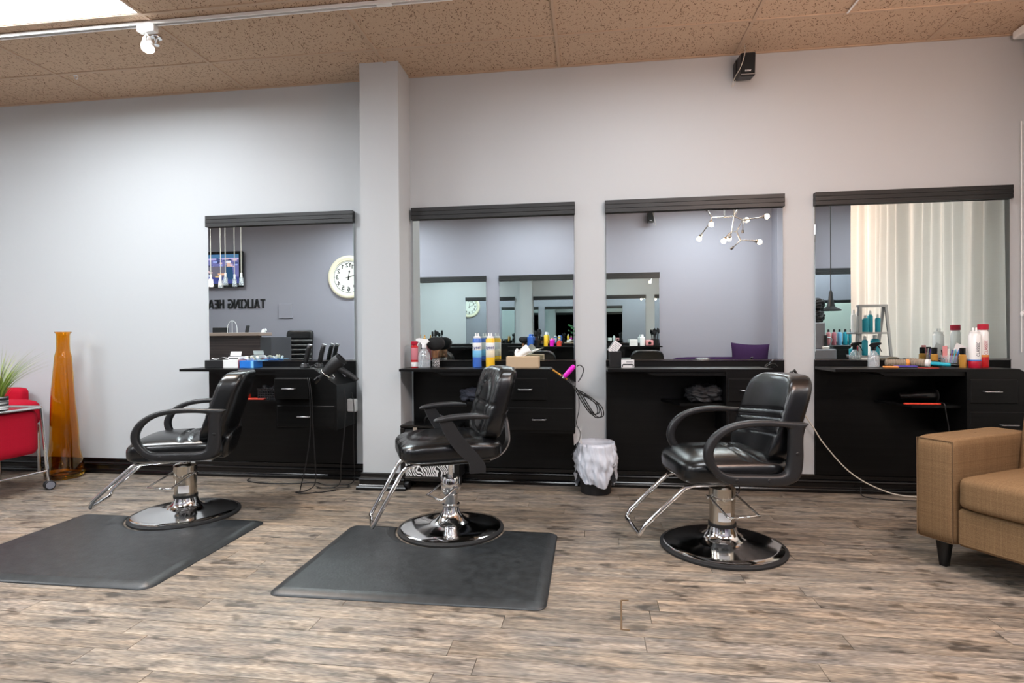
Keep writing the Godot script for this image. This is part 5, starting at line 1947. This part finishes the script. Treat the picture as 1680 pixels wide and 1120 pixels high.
func desk_figure() -> SurfaceTool:
	var s := st()
	lathe(s, [Vector2(0, 0), Vector2(0.035, 0), Vector2(0.03, 0.03), Vector2(0.012, 0.05), Vector2(0, 0.055)], 16)
	box(s, V(0.03, 0.022, 0), V(0.05, 0.04, 0.03), 0.006, xfm(Vector3.ZERO, V(0, 0, 0.4)))
	return s

func office_chair() -> void:
	var t := thing("office_chair", "black ribbed leather office chair with a high back beside the reception desk", "office chair", V(-4.70, 0, 4.42))
	var s := st()
	cushion(s, V(0, 0.90, 0.14), V(0.225, 0.31, 0.035), 0.18, 0.3, 40, 110, func(q: Vector3, p: Vector3) -> Vector3:
		for k in 5:
			var d := (p.y - 1.06 + k * 0.075) / 0.008
			p.z += 0.016 * exp(-d * d) * (1.0 if q.z < 0.0 else 0.0)
		return p + V(0, 0, (p.y - 0.6) * 0.12))
	part(t, "backrest", s, M.leather)
	s = st()
	cushion(s, V(0, 0.49, -0.08), V(0.235, 0.05, 0.23), 0.4, 0.3, 32, 14)
	part(t, "seat", s, M.leather)
	part(t, "gas_lift", mlathe([Vector2(0, 0.08), Vector2(0.03, 0.08), Vector2(0.03, 0.25), Vector2(0.018, 0.26), Vector2(0.018, 0.45), Vector2(0, 0.45)], 20), M.chrome)
	for k in 5:
		var a := TAU * k / 5
		s = st()
		tube(s, [V(0, 0.10, 0), V(sin(a) * 0.26, 0.075, cos(a) * 0.26)], 0.022, 8, false, 0.014)
		var leg := part(t, "star_leg", s, M.chrome)
		s = st()
		cyl(s, V(sin(a) * 0.26 - 0.02, 0.03, cos(a) * 0.26), V(sin(a) * 0.26 + 0.02, 0.03, cos(a) * 0.26), 0.03, 16)
		part(leg, "caster", s, M.black_plastic)
	for x in [-0.26, 0.26]:
		part(t, "armrest", mtube(curve([V(x, 0.48, -0.05), V(x, 0.62, -0.20), V(x, 0.67, -0.14), V(x, 0.66, 0.12)], 5), 0.014, 8), M.chrome)

func television() -> void:
	var w := 192
	var h := 108
	var im := Image.create(w, h, false, Image.FORMAT_RGB8)
	im.fill(c8(108, 104, 160))
	var r := RandomNumberGenerator.new()
	r.seed = 3
	im.fill_rect(Rect2i(0, 0, w, 14), c8(70, 110, 150))
	im.fill_rect(Rect2i(0, 14, w, 6), c8(196, 170, 220))
	for k in 60:
		im.fill_rect(Rect2i(r.randi() % w, 14 + r.randi() % 36, 4 + r.randi() % 14, 2 + r.randi() % 8), [c8(60, 70, 120), c8(150, 160, 220), c8(222, 180, 190), c8(40, 44, 80)][r.randi() % 4])
	im.fill_rect(Rect2i(40, 44, 90, 64), c8(104, 96, 112))
	im.fill_rect(Rect2i(150, 24, 34, 34), c8(226, 160, 170))
	im.fill_rect(Rect2i(0, 84, w, 24), c8(56, 62, 130))
	# a seated person in a dark blue top, in blocks
	for k in 12:
		im.fill_rect(Rect2i(24 - k / 2, 46 + k * 4, 26 + k, 4), c8(22, 66, 104))
	im.fill_rect(Rect2i(32, 30, 14, 16), c8(224, 176, 156))
	im.fill_rect(Rect2i(30, 24, 18, 8), c8(226, 218, 226))
	im.fill_rect(Rect2i(46, 70, 34, 7), c8(224, 170, 140))
	im.fill_rect(Rect2i(74, 80, 16, 5), c8(214, 180, 120))
	for k in 26:
		im.fill_rect(Rect2i(100 + r.randi() % 84, 60 + r.randi() % 40, 4 + r.randi() % 10, 2 + r.randi() % 5), [c8(200, 210, 240), c8(90, 100, 180), c8(236, 190, 190)][r.randi() % 3])
	var m := mat(c8(10, 10, 12), 0.25)
	m.emission_enabled = true
	m.emission_texture = ImageTexture.create_from_image(im)
	m.emission_energy_multiplier = 0.9
	var t := thing("television", "wall-mounted black television showing a blue and purple programme", "television", V(-6.255, 2.238, FRONT - 0.075), PI)
	part(t, "bezel", mbox(V(0, 0, 0), V(1.04, 0.60, 0.05), 0.012), M.black_gloss)
	var s := st()
	var q := [V(-0.455, -0.235, 0.0258), V(0.455, -0.235, 0.0258), V(0.455, 0.250, 0.0258), V(-0.455, 0.250, 0.0258)]
	var uv := [Vector2(0, 1), Vector2(1, 1), Vector2(1, 0), Vector2(0, 0)]
	for k in [0, 2, 1, 0, 3, 2]:
		s.set_smooth_group(-1)
		s.set_color(Color.WHITE)
		s.set_uv(uv[k])
		s.add_vertex(q[k])
	part(t, "screen", s, m)
	part(t, "wall_mount", mbox(V(0, 0, -0.045), V(0.30, 0.25, 0.05), 0.003), M.black)

func lettering() -> void:
	var t := thing("wall_lettering", "black raised capital letters spelling TALKING HEADS on the wall", "sign", V(-5.39, 1.588, FRONT - 0.012), PI)
	var x := 0.0
	for ch in "TALKING HEADS":
		if ch == " ":
			x += 0.055
			continue
		var m := text_mesh(ch, 0.150, 0.020, true)
		var b := m.get_aabb()
		var o := part(t, "letter", m, M.black)
		var sc := 0.152 / maxf(b.size.y, 0.01) if ch != "G" and ch != "S" else 0.158 / b.size.y
		o.scale = V(sc * 0.76, sc, 1.0)
		o.position = V(x - b.position.x * sc * 0.76, -b.position.y * sc, 0)
		x += b.size.x * sc * 0.76 + 0.015
	t.set_meta("label", "black raised capital letters spelling TALKING HEADS on the wall")

func wall_clock() -> void:
	var t := thing("wall_clock", "large round cream wall clock with black numerals", "clock", V(-3.92, 2.073, FRONT), PI)
	var face := Basis(V(1, 0, 0), PI / 2)
	var s := st()
	lathe(s, [Vector2(0.265, 0.0), Vector2(0.352, 0.0), Vector2(0.355, 0.012), Vector2(0.345, 0.036), Vector2(0.322, 0.048), Vector2(0.300, 0.046), Vector2(0.288, 0.036), Vector2(0.272, 0.034), Vector2(0.262, 0.022)], 72, Transform3D(face, Vector3.ZERO))
	part(t, "rim", s, M.cream)
	s = st()
	lathe(s, [Vector2(0, 0.018), Vector2(0.268, 0.018)], 64, Transform3D(face, Vector3.ZERO))
	part(t, "dial", s, M.dial)
	s = st()
	lathe(s, [Vector2(0.246, 0.0186), Vector2(0.253, 0.0186)], 64, Transform3D(face, Vector3.ZERO))
	part(t, "minute_track", s, M.black)
	for k in range(1, 13):
		var a := TAU * k / 12.0
		var m := text_mesh(str(k), 0.070, 0.002, true)
		var b := m.get_aabb()
		var o := part(t, "numeral", m, M.black)
		o.position = V(sin(a) * 0.196, cos(a) * 0.196, 0.020) - b.get_center() * V(1, 1, 0)
		s = st()
		box(s, V(sin(a) * 0.236, cos(a) * 0.236, 0.0195), V(0.010, 0.010, 0.001))
		part(t, "hour_dot", s, M.black)
	for e in [[-9.0, 0.115, 0.009, "hour_hand"], [-73.0, 0.17, 0.006, "minute_hand"]]:
		s = st()
		var a := deg_to_rad(e[0])
		prism(s, PackedVector2Array([Vector2(-e[2], -0.05), Vector2(e[2], -0.05), Vector2(e[2] * 0.8, e[1] * 0.7), Vector2(e[2] * 1.9, e[1] * 0.74), Vector2(0, e[1]), Vector2(-e[2] * 1.9, e[1] * 0.74), Vector2(-e[2] * 0.8, e[1] * 0.7)]), 0.0225, 0.0245, Transform3D(Basis(V(0, 0, 1), -a), Vector3.ZERO))
		part(t, e[3], s, M.black)

func pendant(label: String, at: Vector3, drop: float, lit: bool) -> void:
	var t := thing("pendant_lamp", label, "pendant lamp", at, 0.0, "glass pendant lamps over the reception desk")
	part(t, "canopy", mlathe([Vector2(0, 0.0), Vector2(0.03, 0.0), Vector2(0.03, -0.012), Vector2(0, -0.014)], 20), M.white_paint)
	part(t, "cord", mtube([V(0, -0.01, 0), V(0, -drop + 0.17, 0)], 0.0045, 8), M.cable_white)
	part(t, "socket", mlathe([Vector2(0, -drop + 0.18), Vector2(0.013, -drop + 0.178), Vector2(0.014, -drop + 0.11), Vector2(0, -drop + 0.11)], 16), M.white_paint)
	part(t, "glass_shade", mlathe([Vector2(0.015, -drop + 0.118), Vector2(0.028, -drop + 0.108), Vector2(0.034, -drop + 0.0), Vector2(0.031, -drop + 0.0), Vector2(0.025, -drop + 0.104), Vector2(0.013, -drop + 0.113)], 24), M.clear)
	var s := st()
	lathe(s, [Vector2(0, -drop + 0.11), Vector2(0.009, -drop + 0.10), Vector2(0.017, -drop + 0.06), Vector2(0.012, -drop + 0.035), Vector2(0, -drop + 0.028)], 18)
	part(t, "bulb", s, M.bulb_glow if lit else M.white)
	if lit:
		bulb_light(t, V(0, -drop + 0.06, 0), 0.12)

func bulb_light(t: Node3D, at: Vector3, energy: float) -> void:
	var l := OmniLight3D.new()
	l.name = "bulb_light"
	l.light_color = WARM
	l.light_energy = energy
	l.light_size = 0.02
	l.omni_range = 14.0
	l.omni_attenuation = 2.0
	l.shadow_enabled = true
	l.position = at
	t.add_child(l, true)

func chandelier() -> void:
	var t := thing("chandelier", "branching chrome chandelier with bare round bulbs", "chandelier", V(0, 0, 2.25))
	var J := [V(1.244, 2.429, 0.05), V(1.285, 2.348, 0.04), V(1.406, 2.34, 0.0), V(1.496, 2.34, -0.03), V(1.596, 2.305, 0.0), V(1.545, 2.189, 0.05), V(1.578, 2.091, 0.02), V(1.475, 2.177, -0.04), V(1.182, 2.18, 0.02), V(1.54, 2.432, -0.10), V(1.622, 2.214, 0.10), V(1.521, 2.03, 0.10), V(1.698, 2.08, 0.0), V(1.406, 2.48, 0.0), V(1.430, 2.14, -0.06), V(1.745, 2.312, -0.05), V(1.476, 2.42, -0.14), V(1.26, 2.29, -0.05)]
	var bulbs := [V(1.255, 2.251, -0.08), V(1.152, 2.121, 0.03), V(1.381, 2.072, -0.08), V(1.468, 2.118, 0.06), V(1.652, 2.314, 0.06), V(1.824, 2.321, -0.06), V(1.767, 2.064, 0.0)]
	var seg := [[0, 1], [1, 2], [2, 3], [3, 4], [2, 13], [1, 17], [17, 8], [3, 9], [3, 7], [7, 5], [5, 4], [5, 6], [6, 12], [6, 11], [7, 14], [4, 10], [4, 15], [3, 16]]
	for e in seg:
		part(t, "branch", mtube([J[e[0]], J[e[1]]], 0.0065, 8), M.chrome)
	part(t, "stem", mtube([J[13], V(1.406, CEIL - 0.02, 0)], 0.008, 10), M.chrome)
	var s := st()
	lathe(s, [Vector2(0, 0), Vector2(0.065, 0), Vector2(0.065, -0.015), Vector2(0.05, -0.025), Vector2(0, -0.025)], 28, xfm(V(1.406, CEIL, 0)))
	part(t, "canopy", s, M.chrome)
	var from := [17, 8, 14, 7, 4, 15, 12]
	for k in 7:
		var a: Vector3 = J[from[k]]
		var b: Vector3 = bulbs[k]
		var d := (b - a).normalized()
		s = st()
		tube(s, [a, b - d * 0.045, b - d * 0.03], 0.007, 8)
		tube(s, [b - d * 0.046, b - d * 0.022], 0.018, 14)
		part(t, "socket", s, M.chrome)
		s = st()
		cushion(s, b, V(0.026, 0.026, 0.026), 1.0, 1.0, 20, 12)
		part(t, "bulb", s, M.bulb_glow)
		bulb_light(t, b, 0.17)
	for k in [[10, V(0.0, -0.03, 0.01)], [11, V(-0.02, -0.015, 0.02)], [16, V(-0.01, -0.01, -0.03)], [0, V(-0.015, 0.01, 0)]]:
		s = st()
		tube(s, [J[k[0]], J[k[0]] + k[1]], 0.014, 12)
		part(t, "empty_socket", s, M.black_plastic)

func palm() -> void:
	var t := thing("potted_palm", "leafy potted palm on a stand beside the opposite mirrors", "potted plant", V(-0.12, 0, 4.56))
	part(t, "planter", mlathe([Vector2(0, 0), Vector2(0.09, 0), Vector2(0.10, 0.02), Vector2(0.11, 0.80), Vector2(0.10, 0.80), Vector2(0.095, 0.74), Vector2(0, 0.74)], 28), M.grey_dark)
	var r := RandomNumberGenerator.new()
	r.seed = 5
	for k in 11:
		var a := TAU * k / 11.0 + r.randf() * 0.4
		var d := V(cos(a), 0, sin(a) * 0.7)
		var L := r.randf_range(0.55, 0.80)
		var stem := []
		for j in 9:
			var f := j / 8.0
			stem.append(V(0, 0.74, 0) + d * (0.22 * f * f) + V(0, L * (f - 0.28 * f * f), 0))
		var s := st()
		tube(s, stem, 0.005, 6, false, 0.0015)
		for j in range(2, 9):
			for e in [-1.0, 1.0]:
				var side: Vector3 = V(-d.z, 0, d.x).normalized() * e
				var p: Vector3 = stem[j]
				var ll := 0.13 * (1.0 - absf(j - 4.5) / 7.0)
				var tip: Vector3 = p + side * ll * 0.8 + d * ll * 0.25 + V(0, 0.02 - 0.03 * j / 8.0, 0)
				var w := V(0, 0.012, 0)
				grid(s, [PackedVector3Array([p, p]), PackedVector3Array([p.lerp(tip, 0.45) - w, p.lerp(tip, 0.45) + w]), PackedVector3Array([tip, tip])], false)
		part(t, "frond", s, M.leaf)

func bottle(called: String, label: String, at: Vector3, r: float, h: float, body: Material, cap: Material, group: String, cat := "bottle") -> void:
	var t := thing(called, label, cat, at, 0.0, group)
	part(t, "body", mlathe([Vector2(0, 0), Vector2(r - 0.003, 0), Vector2(r, 0.004), Vector2(r, h * 0.74), Vector2(r * 0.75, h * 0.80), Vector2(r * 0.45, h * 0.82), Vector2(0, h * 0.82)], 20), body)
	part(t, "cap", mlathe([Vector2(0, h * 0.80), Vector2(r * 0.5, h * 0.80), Vector2(r * 0.48, h * 0.97), Vector2(r * 0.36, h), Vector2(0, h)], 16), cap)

func brush_cup(label: String, at: Vector3, group: String) -> void:
	var t := thing("brush_cup", label, "brush cup", at, 0.0, group)
	part(t, "cup", mlathe([Vector2(0, 0), Vector2(0.04, 0), Vector2(0.043, 0.10), Vector2(0.039, 0.10), Vector2(0.036, 0.006), Vector2(0, 0.006)], 20), M.black)
	for k in 5:
		var a := TAU * k / 5.0
		var s := st()
		tube(s, [V(sin(a) * 0.015, 0.01, cos(a) * 0.015), V(sin(a) * 0.035, 0.17 + 0.02 * (k % 3), cos(a) * 0.035)], 0.005, 8)
		var h := part(t, "brush_handle", s, M.black_plastic)
		s = st()
		cushion(s, V(sin(a) * 0.038, 0.195 + 0.02 * (k % 3), cos(a) * 0.038), V(0.016, 0.032, 0.012), 0.5, 0.6, 14, 10)
		part(h, "brush_head", s, M.black_matte)

func opposite_items(ct: float) -> void:
	var z := FRONT - 0.19
	var g := "products on the opposite counters"
	brush_cup("black cup of hair brushes on the opposite counter nearest the clock", V(-2.44, ct, z), g)
	brush_cup("black cup of hair brushes on the opposite counter beside the pink camera", V(0.955, ct, z), g)
	brush_cup("black cup of hair brushes on the opposite counter behind the blue bottle", V(-0.83, ct, z + 0.06), g)
	bottle("serum_bottle", "gold bottle on the opposite counter nearest the clock", V(-2.60, ct, z), 0.022, 0.19, M.gold_liquid, M.gold_liquid, g)
	bottle("gel_bottle", "blue gel bottle on the opposite counter behind the tissue box reflection", V(-0.93, ct, z), 0.045, 0.19, M.can_blue, M.can_blue, g)
	bottle("spray_can", "yellow and white spray can on the opposite counter", V(-0.69, ct, z), 0.030, 0.22, M.can_yellow, M.white_gloss, g, "can")
	bottle("lotion_bottle", "pink lotion bottle on the opposite counter beside the yellow can", V(-0.60, ct, z), 0.03, 0.13, M.magenta, M.pink, g)
	bottle("cream_jar", "small red jar on the opposite counter at the palm's side", V(-0.49, ct, z), 0.035, 0.09, M.red_orange, M.red, g, "jar")
	bottle("white_flask", "white waisted flask on the opposite counter beside the pink camera", V(0.755, ct, z), 0.038, 0.17, M.white_gloss, M.white_gloss, g)
	var t := thing("toy_camera", "small pink camera-shaped box on the opposite counter", "box", V(0.86, ct, z))
	part(t, "case", mbox(V(0, 0.045, 0), V(0.11, 0.085, 0.07), 0.012), M.pink)
	part(t, "lens", mlathe([Vector2(0, 0), Vector2(0.022, 0), Vector2(0.022, 0.02), Vector2(0, 0.02)], 20), M.black).transform = Transform3D(Basis(V(1, 0, 0), -PI / 2), V(0, 0.045, -0.034))
	for k in 2:
		solo("white_box", ["lower white box in the small stack on the opposite counter", "upper white box in the small stack on the opposite counter"][k], "box", mbox(V(0, 0.0245, 0), V(0.115, 0.048, 0.08), 0.002), M.white, V(0.625, ct + 0.0495 * k, z), 0.0, g)
	t = thing("duster_brush", "black neck brush with copper handle on the opposite counter", "brush", V(-1.04, ct - 0.066, z))
	part(t, "bristles", bristle_fan(), M.black_matte)
	part(t, "handle", mlathe([Vector2(0, 0.066), Vector2(0.022, 0.066), Vector2(0.022, 0.128), Vector2(0, 0.130)], 20), M.copper)

# ---------------------------------------------------------------- things reflected in the rightmost mirror
func build_mirror_things() -> void:
	# aluminium A-frame rack of products behind the armchair
	var at := V(2.40, 0, 1.31)
	var t := thing("product_rack", "aluminium ladder rack of hair products reflected in the rightmost mirror", "rack", at)
	var s := st()
	for q in [[V(-0.11, 0.0, 0.08), V(-0.06, 1.32, 0.0)], [V(0.02, 0.0, 0.10), V(0.14, 1.32, 0.0)], [V(-0.12, 0.0, -0.12), V(-0.06, 1.32, -0.02)], [V(0.22, 0.0, -0.14), V(0.15, 1.32, -0.02)]]:
		s = st()
		var d: Vector3 = q[1] - q[0]
		box(s, V(0, 0, d.length() / 2), V(0.024, 0.014, d.length()), 0.002, Transform3D(Basis.looking_at(-d, V(0, 0, 1)), q[0]))
		part(t, "upright", s, M.steel)
	s = st()
	box(s, V(0.04, 1.325, -0.01), V(0.24, 0.022, 0.05), 0.003)
	part(t, "top_bar", s, M.steel)
	for y in [1.085, 0.880, 0.55]:
		part(t, "rack_shelf", mbox(V(0.0, y, -0.02), V(0.29, 0.016, 0.15), 0.003), M.steel)
	var g := "hair products on the ladder rack"
	for k in 5:
		var nm: String = ["white can with red dot at the left end of the rack's upper shelf", "second white can on the rack's upper shelf, red print", "short teal bottle in the middle of the rack's upper shelf", "tall teal bottle on the rack's upper shelf", "teal bottle with white cap at the right of the rack's upper shelf"][k]
		var b := [M.white_gloss, M.white_gloss, M.teal, M.teal, M.teal]
		bottle("hair_product", nm, V([2.285, 2.33, 2.385, 2.435, 2.485][k], 1.0935, 1.31 + 0.03 * (k % 2) - 0.015), [0.021, 0.021, 0.027, 0.023, 0.021][k], [0.20, 0.185, 0.15, 0.19, 0.155][k], b[k], M.white_gloss, g)
	for k in 4:
		bottle("hair_product", ["squat teal jar on the rack's lower shelf", "small dark red bottle on the rack's lower shelf", "tall teal bottle in the middle of the rack's lower shelf", "large teal bottle at the right of the rack's lower shelf"][k], V([2.285, 2.335, 2.385, 2.47][k], 0.8885, 1.31), [0.03, 0.018, 0.024, 0.036][k], [0.075, 0.10, 0.17, 0.18][k], [M.teal, M.crimson, M.teal, M.teal][k], M.white_gloss, g)
	# grey trolley with black towels, phone, shelf of bottles, cone lamp, white cupboard
	t = thing("service_trolley", "grey service trolley reflected at the rightmost mirror's left edge", "trolley", V(2.64, 0, 3.25))
	part(t, "cabinet", mbox(V(0, 0.47, 0), V(0.46, 0.86, 0.34), 0.01), M.grey_plastic)
	part(t, "upper_box", mbox(V(0.0, 1.06, 0.03), V(0.26, 0.32, 0.26), 0.01), M.grey_plastic)
	part(t, "side_rail", mtube(curve([V(0.20, 0.90, 0.0), V(0.24, 1.02, 0.0), V(0.16, 1.04, 0.0)], 4), 0.008, 8), M.steel)
	for k in 2:
		part(t, "caster_bar", mbox(V(-0.15 + 0.3 * k, 0.02, 0), V(0.06, 0.04, 0.30), 0.006), M.black)
	for k in 2:
		cloth_heap("towel_stack", ["lower bundle of black towels on the grey trolley", "upper bundle of black towels on the grey trolley"][k], V(2.66, 1.222 + 0.145 * k, 3.27), V(0.135, 0.072, 0.10), M.cloth_black, 20 + k)
	t = thing("cordless_phone", "cordless phone standing in a white base on the grey trolley", "phone", V(2.765, 0.901, 3.14))
	part(t, "base", mbox(V(0, 0.018, 0), V(0.07, 0.035, 0.07), 0.006), M.white)
	part(t, "handset", mbox(V(0, 0.10, 0), V(0.036, 0.14, 0.022), 0.006), M.black_plastic)
	t = thing("bottle_shelf", "black shelf unit of pink and teal bottles behind the grey trolley", "shelf", V(3.06, 0, 3.55))
	for y in [0.45, 0.93]:
		part(t, "shelf_board", mbox(V(0, y, 0), V(0.46, 0.02, 0.20), 0.003), M.black)
	for x in [-0.22, 0.22]:
		part(t, "side_board", mbox(V(x, 0.60, 0), V(0.02, 1.20, 0.20), 0.003), M.black)
	for k in 6:
		bottle("shelf_bottle", ["pink bottle first on the black shelf unit", "pale pink bottle second on the black shelf unit", "rose bottle third on the black shelf unit", "pale blue bottle fourth on the black shelf unit", "teal bottle fifth on the black shelf unit", "teal bottle last on the black shelf unit"][k], V(2.89 + 0.066 * k, 0.9405, 3.54), 0.026, 0.20, [M.pink, M.pink, M.rose, M.light_blue, M.teal, M.teal][k], M.black_plastic, "bottles on the black shelf unit")
	t = thing("cone_lamp", "black cone pendant lamp reflected in the rightmost mirror", "pendant lamp", V(2.95, CEIL, 3.45))
	part(t, "cord", mtube([V(0, 0, 0), V(0, -1.42, 0)], 0.006, 8), M.black)
	part(t, "shade", mlathe([Vector2(0.012, -1.40), Vector2(0.02, -1.42), Vector2(0.03, -1.52), Vector2(0.05, -1.60), Vector2(0.12, -1.64), Vector2(0.12, -1.65), Vector2(0.04, -1.62), Vector2(0.0, -1.60)], 28), M.black)
	t = thing("wall_cupboard", "pale cupboard with two doors in a black frame beyond the curtain", "cupboard", V(3.9, 0, ZR))
	part(t, "carcass", mbox(V(0, 0.85, 0.10), V(2.0, 1.70, 0.20), 0.004), M.black)
	for k in 2:
		var d := part(t, "door", mbox(V(-0.49 + 0.98 * k, 0.84, 0.21), V(0.93, 1.60, 0.02), 0.004), M.pale_green)
		part(d, "handle", mbox(V(-0.09 + 0.18 * k, 1.25, 0.228), V(0.014, 0.10, 0.016), 0.003), M.grey_plastic)
